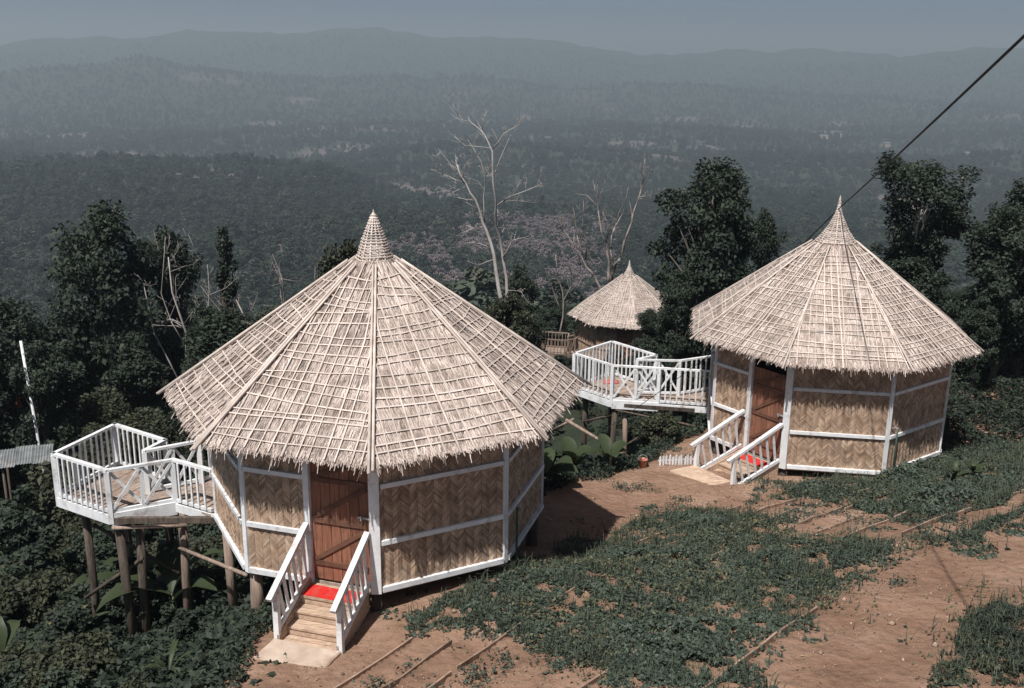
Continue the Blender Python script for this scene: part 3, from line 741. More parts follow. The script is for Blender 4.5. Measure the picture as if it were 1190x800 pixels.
# ------------------------------------------------------------------ vegetation builders
def unit(a): return a/np.maximum(np.linalg.norm(a, axis=-1, keepdims=True), 1e-9)
def leaves(P, size, g, up=0.6, elong=0.5, bias=None, fold=0.15):
    """one folded leaf per point"""
    N = len(P); n = unit(g.normal(size=(N,3))); n[:,2] = np.abs(n[:,2]); n = n + np.array([0,0,up])
    if bias is not None: n = n + bias
    n = unit(n); t = unit(np.cross(n, g.normal(size=(N,3)))); b_ = np.cross(n, t)
    s = (size*g.uniform(0.65, 1.3, N))[:,None]
    v = np.stack([P-t*s*0.5, P+b_*s*elong*0.5+n*s*fold, P+t*s*0.5, P-b_*s*elong*0.5+n*s*fold], 1).reshape(-1,3)
    return v, np.arange(4*N).reshape(-1,4)
def clumps(centres, radii_, per, g, flat=0.65):
    out = []
    for c, r in zip(centres, radii_):
        k = max(4, int(per*r*r/ (np.mean(radii_)**2)))
        q = unit(g.normal(size=(k,3)))*(g.random(k)**0.4)[:,None]*r; q[:,2] *= flat
        out.append(c+q)
    return np.concatenate(out)
def limb(mb, p, q, r0, r1, g, n=6, segs=4, sag=0.12):
    p, q = np.array(p, float), np.array(q, float); L_ = np.linalg.norm(q-p); pts = []
    off = g.normal(size=3)*L_*sag
    for t in np.linspace(0, 1, segs+1):
        pts.append(p+(q-p)*t + off*sin(pi*t)*0.6 + np.array([0,0,L_*0.08*sin(pi*t)]))
    mb.tube(pts, [r0+(r1-r0)*t for t in np.linspace(0,1,segs+1)], n)
def tree_meshes(name, seed, h, w, lo, ncl, per, leaf, leafmat, flat=0.65, top=0.0, barkmat='bark', trunk_r=None, shape='round', stemn=1):
    """trunk with limbs + crown of leaf clumps; lo = crown base as fraction of height"""
    g = np.random.default_rng(seed); mb = MB(); tr = trunk_r or h*0.022; C = []; Rr = []
    zc0, zc1 = h*lo, h
    lobes = [(g.uniform(0,2*pi), g.uniform(0.25,0.62), g.uniform(0.1,0.95), g.uniform(0.55,1.1)) for _ in range(7)]
    tries = 0
    while len(C) < ncl and tries < ncl*60:
        tries += 1
        u = g.random(); z = zc0+(zc1-zc0)*u; ang = g.uniform(0,2*pi)
        if shape == 'cone': rmax = w/2*(1-u)**0.8*0.95+0.12
        elif shape == 'umbrella': rmax = w/2*(0.35+0.65*u) if u > 0.45 else w/2*0.42*(g.random() < 0.5)
        elif shape == 'layer': rmax = w/2*sqrt(max(0, 1-(2*u-1)**2))*(0.55+0.45*sin(u*17))
        else: rmax = w/2*sqrt(max(0, 1-(2*u-1)**2))*0.98
        # lobed outline
        f = 0.62
        for la, lu, lz, ls in lobes:
            f = max(f, ls*math.exp(-((ang-la+pi) % (2*pi)-pi)**2*1.2-((u-lz)/0.3)**2))
        r = rmax*f*sqrt(g.uniform(0.15,1.0))
        c = np.array([r*cos(ang), r*sin(ang), z]); rc = w*g.uniform(0.075,0.14)*(0.8 if shape == 'cone' else 1)
        if any(np.linalg.norm(c-o) < 0.5*rc for o in C[-40:]): continue
        C.append(c); Rr.append(rc)
    C = np.array(C); Rr = np.array(Rr)
    # trunk and limbs
    bend = g.normal(size=2)*h*0.02
    spine = lambda t: np.array([bend[0]*sin(t*3), bend[1]*sin(t*2.2), h*t*0.9])
    ts = np.linspace(0, 0.98, 8); mb.tube([spine(t)-np.array([0,0,0.3 if t == 0 else 0]) for t in ts], [tr*(1.25 if t == 0 else 1)*(1-0.88*t) for t in ts], 8)
    for c, rc in list(zip(C, Rr))[::max(1, ncl//34)]:
        t0 = max(0.12, min(0.9, (c[2]/h)*0.9-0.16*g.uniform(0.6,1.3)))
        limb(mb, spine(t0), c, tr*(1-0.85*t0)*0.45, 0.012, g, 5)
    trunk = mb.mesh(name+'_trunk', M[barkmat], True)
    pts = clumps(C, Rr, per, g, flat)
    cen = np.array([0,0,h*(lo+1)/2]); bias = unit(pts-cen)*0.5
    v, f_ = leaves(pts, np.full(len(pts), leaf), g, 0.5, 0.55, bias)
    return trunk, np_mesh(name+'_crown', v, f_, M[leafmat])
def place_tree(name, meshes, loc, s, rz, label, cat='tree', group=None, sz=None):
    root = empty(name, loc, rz); root.scale = (s, s, sz or s)
    link('trunk', meshes[0], root); link('crown', meshes[1], root)
    tag(root, label, cat, group); return root

T = {}
T['broad'] = tree_meshes('broad', 1, 7.0, 4.4, 0.22, 95, 150, 0.17, 'leaf')
T['broad2'] = tree_meshes('broad2', 2, 6.5, 4.8, 0.25, 90, 150, 0.17, 'leaf_dark')
T['umbrella'] = tree_meshes('umbrella', 3, 8.5, 5.2, 0.38, 70, 170, 0.16, 'leaf_dark', shape='umbrella', barkmat='bark_dead', trunk_r=0.17)
T['cone'] = tree_meshes('cone', 4, 6.0, 2.4, 0.1, 70, 90, 0.13, 'leaf_dark', shape='cone')
T['olive'] = tree_meshes('olive', 5, 5.0, 4.2, 0.15, 75, 150, 0.16, 'leaf_olive')
T['layer'] = tree_meshes('layer', 6, 6.5, 4.2, 0.15, 80, 140, 0.17, 'leaf_dark', shape='layer')
SH = {}
SH['a'] = tree_meshes('shrub_a', 11, 1.5, 1.9, 0.02, 34, 70, 0.13, 'leaf', trunk_r=0.03)
SH['b'] = tree_meshes('shrub_b', 12, 1.2, 2.0, 0.02, 34, 70, 0.11, 'leaf_olive', trunk_r=0.025)
SH['c'] = tree_meshes('shrub_c', 13, 1.8, 1.7, 0.02, 34, 70, 0.15, 'leaf_dark', trunk_r=0.03)
LQ = [tree_meshes('forest_a', 21, 9, 8.5, 0.12, 46, 42, 0.75, 'leaf_forest', trunk_r=0.2), tree_meshes('forest_b', 22, 10, 7.5, 0.1, 46, 42, 0.75, 'leaf_forest', trunk_r=0.2), tree_meshes('forest_c', 23, 8, 9.5, 0.15, 46, 42, 0.8, 'leaf_forest', trunk_r=0.2)]

# trees that stand out singly: x, y, height, width factor, turn
def stand(kind, name, x, y, h, label, wf=1.0, rz=0.0, group=None, cat='tree', H0=None):
    base = {'broad':7.0,'broad2':6.5,'umbrella':8.5,'cone':6.0,'olive':5.0,'layer':6.5,'a':1.5,'b':1.2,'c':1.8}[kind]
    s = h/base; src = T.get(kind) or SH[kind]
    return place_tree(name, src, (x, y, Hs(x,y)-0.1), s*wf, rz, label, cat, group, s)

# ------------------------------------------------------------------ dead trees
def twigs(mb, pts, r0, g, n, lv, spread=0.8, lenf=0.35):
    pts = [np.array(p, float) for p in pts]; L_ = sum(np.linalg.norm(pts[i+1]-pts[i]) for i in range(len(pts)-1))
    for k in range(n):
        t = g.uniform(0.25, 1.0)*(len(pts)-1); i = min(int(t), len(pts)-2); f = t-i
        p = pts[i]*(1-f)+pts[i+1]*f; d = unit(pts[i+1]-pts[i]); q = unit(d*g.uniform(0.5,1.1)+g.normal(size=3)*spread+np.array([0,0,0.35]))
        ln = L_*lenf*g.uniform(0.4,1.1)*(1-0.4*t/len(pts)); c = p+q*ln*0.5+g.normal(size=3)*ln*0.07; e = p+q*ln+g.normal(size=3)*ln*0.12+np.array([0,0,ln*0.1])
        r = max(0.007, r0*(1-0.75*t/len(pts))*0.45)
        mb.tube([p, c, e], [r, r*0.7, max(0.004, r*0.3)], 5)
        if lv > 0: twigs(mb, [p, c, e], r, g, 3, lv-1, spread, 0.5)
def dead_tree(name, x, y, limbs, scale, seed, mat, label, nt_=5, group='bare dead trees', rf=1.0):
    """limbs: polylines (dx, dz, depth) in metres about the foot, each with a start and end radius"""
    g = np.random.default_rng(seed); root = empty(name, (x, y, Hs(x,y)-0.2)); zf = root.location.z
    for k, (pl, r0, r1) in enumerate(limbs):
        dep = np.cumsum(np.concatenate([[0], g.normal(size=len(pl)-1)*0.22]))*(0.4 if k == 0 else 1)
        pts = [np.array([p[0]*scale, dep[i]+(p[2] if len(p) > 2 else 0), p[1]*scale]) for i, p in enumerate(pl)]
        # smooth with midpoints
        sm = []
        for i in range(len(pts)-1):
            sm += [pts[i], (pts[i]+pts[i+1])/2+g.normal(size=3)*0.04*np.linalg.norm(pts[i+1]-pts[i])]
        sm.append(pts[-1]); mb = MB()
        mb.tube(sm, [max(0.006, rf*(r0+(r1-r0)*i/(len(sm)-1))) for i in range(len(sm))], 7)
        if k == 0: twigs(mb, sm[len(sm)//2:], r0*0.6*rf, g, nt_, 2)
        else: twigs(mb, sm, r0*rf, g, nt_, 1)
        mb.build('trunk' if k == 0 else 'branch', M[mat], root, True)
    tag(root, label, 'tree', group); return root
def px_limbs(lst, fx, fy, per):
    """polylines sketched on a grid -> metres about the foot (fx, fy); per = grid units per metre"""
    return [([((a-fx)/per, (fy-b)/per) for a, b in pl], r0, r1) for pl, r0, r1 in lst]
big = px_limbs([
    ([(306,1143),(304,960),(302,780),(298,680),(285,620),(270,520),(245,440),(225,380),(210,340),(180,290),(150,230)], .17, .03),
    ([(304,720),(312,600),(290,470),(275,380),(268,280),(265,180),(240,130),(200,95),(188,78)], .10, .015),
    ([(265,180),(300,130),(350,100),(362,78)], .04, .01), ([(232,122),(245,65)], .025, .008),
    ([(300,530),(330,470),(375,460)], .045, .01), ([(238,420),(236,330),(240,260),(200,170),(185,150)], .04, .01), ([(280,360),(320,330),(380,310),(430,295)], .04, .01),
    ([(300,345),(340,340),(400,347)], .02, .007), ([(180,290),(120,270),(68,248)], .03, .008), ([(185,298),(140,318),(85,318)], .025, .007),
    ([(262,500),(210,480),(160,490)], .025, .007), ([(240,430),(200,440),(155,455)], .025, .007), ([(265,280),(240,240),(210,200)], .03, .008), ([(275,535),(222,555),(213,605)], .025, .007),
    ([(290,470),(310,420),(318,380)], .03, .008), ([(310,640),(360,640),(395,680)], .02, .006), ([(170,270),(185,235),(175,200)], .02, .006)], 306, 1143, 87.5)
dead_tree('dead_tree', -0.3, 38.0, big, 1.0, 5, 'bark_dead', 'tall pale dead tree with forked trunk behind the largest hut', 8, rf=0.68)
c2 = px_limbs([
    ([(422,1230),(420,1000),(428,800),(440,680),(455,620),(500,540),(530,420),(550,330),(585,220),(600,100),(607,20)], .16, .02),
    ([(428,760),(425,600),(405,500),(365,390),(345,260),(325,160)], .11, .015), ([(446,640),(430,540),(430,450),(455,400),(500,320),(518,180)], .08, .012),
    ([(604,60),(630,70),(650,95)], .02, .008), ([(580,230),(620,225),(655,218)], .02, .006), ([(365,390),(390,330),(380,280)], .03, .008)], 422, 1230, 88)
dead_tree('dead_tree', 6.25, 66.0, c2, 1.0, 6, 'bark_burnt', 'charred many-stemmed dead tree just behind the distant hut', 6, rf=1.0)
c3 = px_limbs([
    ([(400,1230),(392,1000),(375,760),(330,680),(260,580),(200,490),(140,390),(135,320)], .13, .02), ([(270,570),(230,440),(205,300)], .06, .01), ([(285,600),(262,400),(262,260)], .05, .01),
    ([(290,610),(320,540),(350,460)], .03, .008), ([(240,550),(258,620),(258,690)], .03, .01), ([(300,630),(320,600),(290,560)], .03, .01), ([(200,490),(160,440),(150,350)], .03, .008)], 400, 1230, 88)
dead_tree('dead_tree', 5.95, 65.0, c3, 1.0, 7, 'bark_burnt', 'leaning bleached dead tree left of the charred many-stemmed one', 6, rf=1.0)
c4 = px_limbs([([(170,1246),(168,900),(160,740),(120,650),(115,530)], .06, .015), ([(169,900),(208,720),(212,640),(180,570)], .05, .012), ([(168,880),(100,720),(60,610)], .04, .01)], 170, 1246, 96)
dead_tree('dead_tree', 3.05, 60.0, c4, 1.0, 8, 'bark_burnt', 'short three-stemmed dead stump tree between the tall dead trees', 5)
c5 = px_limbs([([(0,0),(-3,-60),(4,-130),(-4,-190)], .10, .02), ([(2,-90),(22,-140),(26,-185)], .045, .01), ([(-1,-80),(-20,-130),(-24,-170)], .04, .01), ([(2,-120),(-14,-160),(-6,-205)], .03, .008)], 0, 0, 19)
dead_tree('dead_tree', -13.3, 40.0, c5, 0.98, 9, 'bark_dead', 'slim whitish dead tree on the wooded slope far to the left', 6)
c6 = px_limbs([([(0,0),(5,-60),(-10,-110),(-30,-150)], .12, .02), ([(0,-80),(30,-130),(38,-180)], .05, .01), ([(-6,-110),(10,-150),(4,-190)], .04, .01), ([(-15,-125),(-45,-135),(-62,-160)], .04, .01)], 0, 0, 20)
dead_tree('dead_tree', -9.8, 41.0, c6, 0.95, 10, 'bark_burnt', 'spreading grey leafless tree above the roof edge of the largest hut', 8)

# ------------------------------------------------------------------ leafy trees that stand out
TR = 'leafy trees round the huts'
stand('broad2', 'broadleaf_tree', 7.0, 36.0, 8.9, 'tall dense leafy tree between the distant hut and the balcony hut roof', 0.74, 0.4, TR)
stand('broad', 'broadleaf_tree', 8.0, 39.5, 8.2, 'bushy tree directly behind the dense tree beside the distant hut', 0.6, 2.0, TR)
stand('broad', 'broadleaf_tree', 5.15, 31.5, 4.9, 'low leafy tree overlapping the right side of the distant hut', 0.62, 1.0, TR)
stand('layer', 'broadleaf_tree', 11.0, 45.0, 8.2, 'slender rounded tree just left of the smooth concave spire', 0.5, 0.0, TR)
stand('umbrella', 'umbrella_tree', 13.5, 34.0, 8.6, 'umbrella-shaped dark tree with bare pale limb right of the spire', 0.95, 1.2, TR)
stand('broad2', 'broadleaf_tree', 15.8, 32.5, 6.2, 'dense dark tree at the right edge above the grass', 0.9, 2.2, TR)
stand('layer', 'broadleaf_tree', 19.6, 38.0, 8.4, 'high sparse tree top at the right edge of the picture', 0.8, 0.5, TR)
stand('broad2', 'broadleaf_tree', 12.3, 31.5, 4.8, 'shadowy tree rising behind the right slope of the balcony hut roof', 0.95, 4.0, TR)
stand('broad', 'broadleaf_tree', 13.4, 28.6, 2.9, 'bushy low tree right beside the shaded wall of the balcony hut', 0.85, 3.0, TR)
stand('broad2', 'broadleaf_tree', 16.2, 28.2, 3.6, 'low dark tree at the right edge, in front of the taller trees', 0.85, 5.0, TR)
stand('broad2', 'broadleaf_tree', 17.8, 35.0, 6.6, 'broad dark tree filling the gap right of the umbrella-shaped tree', 0.95, 1.7, TR)
stand('layer', 'broadleaf_tree', 14.6, 37.0, 6.6, 'dim tree in the shade behind the umbrella-shaped tree', 0.9, 2.9, TR)
stand('broad2', 'broadleaf_tree', -16.3, 40.0, 12.5, 'tallest dark tree of the wooded slope at far left', 0.68, 0.0, TR)
stand('layer', 'broadleaf_tree', -14.6, 43.0, 11.0, 'dark tree leaning against the tallest tree on the left slope', 0.6, 1.0, TR)
stand('broad2', 'broadleaf_tree', -19.0, 37.5, 9.3, 'dark round tree at the left edge of the picture', 0.75, 2.0, TR)
stand('layer', 'broadleaf_tree', -16.0, 33.5, 7.2, 'shaded layered tree behind the white pole', 0.75, 3.0, TR)
stand('cone', 'conifer_tree', -13.0, 46.0, 10.6, 'narrow pointed dark tree left of the thatched roof', 0.72, 0.0, TR)
stand('olive', 'broadleaf_tree', -5.5, 34.0, 8.2, 'olive-green tree just left of the openwork spire', 0.5, 0.0, TR)
stand('olive', 'broadleaf_tree', -8.6, 36.0, 6.6, 'olive bush-like tree above the left roof slope of the largest hut', 0.55, 2.5, TR)
stand('broad', 'broadleaf_tree', -11.2, 36.0, 7.6, 'mid-green tree at the tip of the largest hut\'s left eave', 0.55, 1.5, TR)
stand('broad', 'broadleaf_tree', -2.6, 40.0, 5.6, 'green tree at the foot of the tall pale dead tree, left side', 0.75, 3.5, TR)
stand('olive', 'broadleaf_tree', -0.05, 37.4, 5.2, 'olive tree at the foot of the tall pale dead tree, right side', 0.7, 0.7, TR)
stand('broad', 'broadleaf_tree', 0.4, 50.0, 6.0, 'dark tree left of the railed deck of the distant hut', 0.7, 5.5, TR)

# ------------------------------------------------------------------ banana and broad-leaved plants
def big_leaf(g, length, width, az, elev, droop, n=7, tear=0.0):
    """arching blade with a folded midrib; returns an MB"""
    mb = MB(); pts = []; d = elev; p = np.array([0.,0.,0.]); step = length/n
    for i in range(n+1):
        pts.append(p.copy()); p = p + step*np.array([cos(az)*cos(d), sin(az)*cos(d), sin(d)]); d -= droop/n*(0.5+i/n)
    sd = np.array([-sin(az), cos(az), 0])
    b = 0; stalk = 1
    for i, q in enumerate(pts):
        t = max(0.0, (i-stalk)/(n-stalk)); wv = width*(math.sin(pi*min(1, t*0.93+0.07))**0.6) if i >= stalk else 0.03
        if i == n: wv = 0.01
        j = g.uniform(0.85,1.1) if tear else 1
        mb.v += [tuple(q-sd*wv/2*j+np.array([0,0,0.22*wv])), tuple(q), tuple(q+sd*wv/2*j+np.array([0,0,0.22*wv]))]
    for i in range(n): mb.f += [(3*i,3*i+1,3*i+4,3*i+3), (3*i+1,3*i+2,3*i+5,3*i+4)]
    return mb
def leafy_plant(name, x, y, label, cat, seed, h=0.9, nl=7, length=1.3, width=0.42, mat='banana', elev=1.0, droop=1.7, group=None, dry=0, dz=0):
    g = np.random.default_rng(seed); root = empty(name, (x, y, Hs(x,y)-0.05+dz))
    mb = MB(); mb.tube([(0,0,-0.1),(0.02,0.01,h*0.5),(0.0,0.03,h)], [0.07*h+0.02,0.055*h+0.015,0.03*h+0.01], 8); mb.build('stem', M['stem'], root, True)
    for k in range(nl):
        az = 2*pi*k/nl*1.9 + g.uniform(-.3,.3); ln = length*g.uniform(.75,1.15)
        o = big_leaf(g, ln, width*g.uniform(.8,1.15), az, elev*g.uniform(.55,1.2), droop*g.uniform(.7,1.2), tear=1).build('leaf', M['banana_dry'] if k < dry else M[mat], root, True)
        o.location = (0, 0, h*g.uniform(.8,1.0))
    tag(root, label, cat, group); return root
BP = 'broad-leaved plants on the slope'
leafy_plant('banana_plant', -6.0, 16.4, 'banana plant with wide arching leaf below the left balcony', 'plant', 1, 0.8, 6, 1.25, 0.42, group=BP)
leafy_plant('banana_plant', -7.0, 17.6, 'banana plant with half-shaded leaves beneath the balcony posts', 'plant', 2, 0.7, 6, 1.1, 0.36, group=BP)
leafy_plant('yellowing_plant', -7.6, 15.6, 'star-shaped plant with yellowing pointed leaves in the lower left thicket', 'plant', 3, 0.6, 9, 0.8, 0.12, 'banana', 0.7, 1.2, BP, 3)
leafy_plant('banana_plant', -9.6, 17.2, 'dark banana plant nearest the lower left corner', 'plant', 4, 0.6, 6, 1.0, 0.3, 'banana', group=BP)
leafy_plant('banana_plant', -4.9, 13.0, 'long-leaved plant beside the foot of the stairs', 'plant', 5, 0.3, 9, 0.55, 0.07, 'banana', 1.1, 1.4, BP)
leafy_plant('banana_plant', -8.3, 19.6, 'banana plant rising behind the railed deck posts', 'plant', 6, 0.9, 6, 1.1, 0.34, group=BP)
leafy_plant('cordyline_plant', -17.6, 34.8, 'orange-leaved plant left of the white pole', 'plant', 7, 4.6, 6, 0.8, 0.16, 'cordyline', 1.0, 1.1, BP)
leafy_plant('banana_plant', -13.0, 30.5, 'banana plant with a yellow leaf right of the white pole', 'plant', 8, 2.0, 7, 1.8, 0.5, 'banana', 1.0, 1.8, BP, 2)
leafy_plant('banana_plant', 1.35, 20.7, 'dark broad-leaved plant between the largest hut and the balcony stilts', 'plant', 9, 0.35, 7, 0.7, 0.36, 'banana', 1.1, 1.2, BP)
leafy_plant('banana_plant', 2.15, 21.2, 'broad-leaved plant with one yellow leaf beside the balcony stilts', 'plant', 10, 0.35, 7, 0.6, 0.34, 'banana', 1.0, 1.3, BP, 1)
leafy_plant('banana_plant', 0.75, 19.9, 'low broad-leaved plant in the shade of the largest hut', 'plant', 11, 0.35, 6, 0.75, 0.5, 'banana', 0.9, 1.2, BP)
leafy_plant('broadleaf_weed', 8.9, 19.2, 'pale-leaved plant standing out of the grass before the balcony hut', 'plant', 12, 0.22, 8, 0.36, 0.10, 'banana', 1.2, 1.4, BP)
leafy_plant('broadleaf_weed', 9.4, 19.5, 'drooping broad-leaved weed beside the pale-leaved plant', 'plant', 13, 0.2, 8, 0.34, 0.10, 'banana', 1.2, 1.6, BP)
leafy_plant('broadleaf_weed', 12.2, 20.4, 'upright light-green leaf plant at the right edge of the grass', 'plant', 14, 0.25, 4, 0.6, 0.24, 'banana', 1.4, 0.6, BP)

# ------------------------------------------------------------------ shrubs: single ones, then the thicket and the forest
sg = 'shrubs beside the huts'
shrubs = [stand('a','shrub', 0.9, 20.6, 0.9, 'round green shrub in the shadow beside the largest hut', 1.1, 0, sg, 'shrub'),
          stand('b','shrub', 3.6, 23.8, 1.0, 'olive shrub under the white balcony of the mid-sized hut', 1.1, 1, sg, 'shrub'),
          stand('c','shrub', -8.9, 20.6, 1.6, 'dark upright shrub behind the railed deck at left', 1.0, 2, sg, 'shrub')]
M['brush'] = leaf_mat('bare_brush', (0.12,0.10,0.105), (0.27,0.225,0.225), scale=0.3, objrand=0.3, trans=0.0)
BR = tree_meshes('brush', 31, 5.0, 6.5, 0.05, 44, 46, 0.8, 'brush', trunk_r=0.12)
brush_src = place_tree('leafless_bush', BR, (-14.0, 360.0, Hs(-14,360)-0.3), 1.0, 0.0, 'mauve-grey leafless bush at the near edge of the bare hillside', 'bush')
forest_src = [place_tree('forest_tree', LQ[i], (x, y, Hs(x,y)-0.3), s, 0.5*i, lb, 'tree', 'single trees on the far slope') for i, (x, y, s, lb) in enumerate((
    (-30, 92, 0.85, 'rounded tree on the dim slope beyond the far left trees'), (16, 95, 0.8, 'rounded tree on the valley slope behind the spire of the balcony hut'), (-8, 105, 0.85, 'rounded tree on the valley slope behind the largest roof')))]

def scatter_gn(name, pts, scl, srcs, label):
    me = bpy.data.meshes.new(name); me.vertices.add(len(pts)); me.vertices.foreach_set('co', np.asarray(pts, np.float32).ravel()); me.update()
    a = me.attributes.new('sc', 'FLOAT', 'POINT'); a.data.foreach_set('value', np.asarray(scl, np.float32))
    a = me.attributes.new('rz', 'FLOAT', 'POINT'); a.data.foreach_set('value', rng.uniform(0, 6.28, len(pts)).astype(np.float32))
    o = link(name, me); ng = bpy.data.node_groups.new(name, 'GeometryNodeTree')
    ng.interface.new_socket('Geometry', in_out='INPUT', socket_type='NodeSocketGeometry'); ng.interface.new_socket('Geometry', in_out='OUTPUT', socket_type='NodeSocketGeometry')
    N = ng.nodes.new; gi = N('NodeGroupInput'); go = N('NodeGroupOutput'); ip = N('GeometryNodeInstanceOnPoints'); gi2 = N('GeometryNodeJoinGeometry')
    for s in srcs:
        oi = N('GeometryNodeObjectInfo'); oi.transform_space = 'ORIGINAL'; oi.inputs['Object'].default_value = s; oi.inputs['As Instance'].default_value = True
        ng.links.new(oi.outputs['Geometry'], gi2.inputs[0])
    def at_(nm):
        n = N('GeometryNodeInputNamedAttribute'); n.data_type = 'FLOAT'; n.inputs['Name'].default_value = nm; return n.outputs['Attribute']
    cb = N('ShaderNodeCombineXYZ'); ng.links.new(at_('rz'), cb.inputs[2])
    rv = N('FunctionNodeRandomValue'); rv.data_type = 'INT'; rv.inputs[4].default_value = 0; rv.inputs[5].default_value = len(srcs)-1
    ng.links.new(gi.outputs[0], ip.inputs['Points']); ng.links.new(gi2.outputs[0], ip.inputs['Instance']); ip.inputs['Pick Instance'].default_value = True
    ng.links.new(rv.outputs[2], ip.inputs['Instance Index']); ng.links.new(cb.outputs[0], ip.inputs['Rotation']); ng.links.new(at_('sc'), ip.inputs['Scale'])
    ng.links.new(ip.outputs[0], go.inputs[0])
    mo = o.modifiers.new('scatter', 'NODES'); mo.node_group = ng
    tag(o, label, None, None, 'stuff'); return o
def child(o, nm): return [c for c in o.children if c.name.startswith(nm)][0]

def row(x, y, z):                                   # photo row at which a point reads
    zz = z-CAM_Z; d = y*cos(radians(16))-zz*sin(radians(16)); u = y*sin(radians(16))+zz*cos(radians(16)); return 400-1200*u/d, 595+1200*x/d
huts_xy = [(L_LOC, 3.2), (R_LOC, 3.2), (F_LOC, 3.6)]
def clear_of(x, y, extra=0.0):
    m = np.ones(len(x), bool)
    for (hx, hy, _), rr_ in huts_xy: m &= np.hypot(x-hx, y-hy) > rr_+extra
    return m
# thicket on the slope
N0 = 5200; xs = rng.uniform(-34, 34, N0); ys = rng.uniform(5, 74, N0); s = drop_dist(xs, ys)
keep = (s > 0.55) & (np.abs(np.arctan2(xs, ys)) < radians(37)) & clear_of(xs, ys, 0.1)
xs, ys, s = xs[keep], ys[keep], s[keep]; zs = H(xs, ys)
sc_ = rng.uniform(0.45, 1.35, len(xs))*np.interp(s, [0.5,3,9,25], [0.38,0.62,0.9,1.25])
sc_ *= np.where((ys < 27) & (np.abs(xs-3.2) < 2.6), 0.55, 1.0)      # low growth round the balcony stilts
q = xs/ys; sc_ *= np.where((ys > 25) & (ys < 58) & (q > 0.015) & (q < 0.135), 0.5, 1.0); sc_ *= np.where((ys > 26) & (ys < 34) & (q > -0.56) & (q < -0.45), 0.55, 1.0)
scatter_gn('undergrowth', np.stack([xs, ys, zs-0.08], -1), sc_, [child(q,'crown') for q in shrubs], 'dense green thicket covering the slope below the huts')
# woodland nearby
PROF_X = [-200,0,100,200,300,420,480,560,640,700,800,1000,1100,1190,1400]
PROF_Y = [330,330,318,352,352,330,345,352,352,356,330,330,330,320,320]
N0 = 1500; xs = rng.uniform(-90, 90, N0*3); ys = rng.uniform(28, 135, N0*3); s = drop_dist(xs, ys)
keep = (s > 13) & (np.abs(np.arctan2(xs, ys)) < radians(38)) & clear_of(xs, ys, 2.5) & ~((xs/ys > 0.015) & (xs/ys < 0.135) & (ys < 62)) & ~((xs/ys > -0.56) & (xs/ys < -0.45) & (ys < 34)); xs, ys = xs[keep], ys[keep]; zs = H(xs, ys)
P_, S_ = [], []
for x, y, z in zip(xs, ys, zs):
    h = rng.uniform(3.2, 8.5)
    for _ in range(6):
        r_, c_ = row(x, y, z+h)
        if r_ > np.interp(c_, PROF_X, PROF_Y): break
        h *= 0.82
    if h < 1.6 or any((x-p[0])**2+(y-p[1])**2 < (0.22*h+1.1)**2 for p in P_[-400:]): continue
    P_.append((x, y, z-0.2)); S_.append(h/6.5)
scatter_gn('near_woodland', P_, S_, [child(o,'crown') for o in bpy.data.objects if o.type == 'EMPTY' and o.get('category') == 'tree' and o.name in ('broadleaf_tree','broadleaf_tree.001','broadleaf_tree.003','broadleaf_tree.015')], 'leafy woodland closing the slope behind the huts')
# forest over the valley and the hills
N0 = 150000; d = np.exp(rng.uniform(np.log(110), np.log(4200), N0)); az = rng.uniform(radians(-37), radians(37), N0); xs, ys = d*np.sin(az), d*np.cos(az)
dens = np.interp(d, [110,250,600,1500,4200], [0.35,0.6,1.0,1.0,1.0])
keep = (fbm(xs/28, ys/28, 2, 7) > 0.27) & (rng.random(N0) < dens*(1-0.78*bare_mask(xs, ys))) & (drop_dist(xs, ys) > 90); xs, ys, d = xs[keep], ys[keep], d[keep]; zs = H(xs, ys)
sc_ = np.exp(rng.normal(-0.22, 0.34, len(xs)))*np.interp(d, [110,300,800,2000,4200], [0.7,0.66,0.62,0.85,1.1])*(0.8+0.5*fbm(xs/60, ys/60, 3, 3))
scatter_gn('forest', np.stack([xs, ys, zs-0.5-0.8*sc_], -1), sc_, [child(q,'crown') for q in forest_src], 'hazy forest covering the valley and the hills beyond')

N0 = 9000; d = rng.uniform(280, 700, N0); az = rng.uniform(radians(-8), radians(7.5), N0); xs, ys = d*np.sin(az), d*np.cos(az)
k = rng.random(N0) < 0.8*bare_mask(xs, ys); xs, ys = xs[k], ys[k]; zs = H(xs, ys)
scatter_gn('brushwood', np.stack([xs, ys, zs-0.6], -1), rng.uniform(0.5, 1.1, len(xs)), [child(brush_src,'crown')], 'mauve-grey leafless brushwood on the hillside beyond the dead trees')

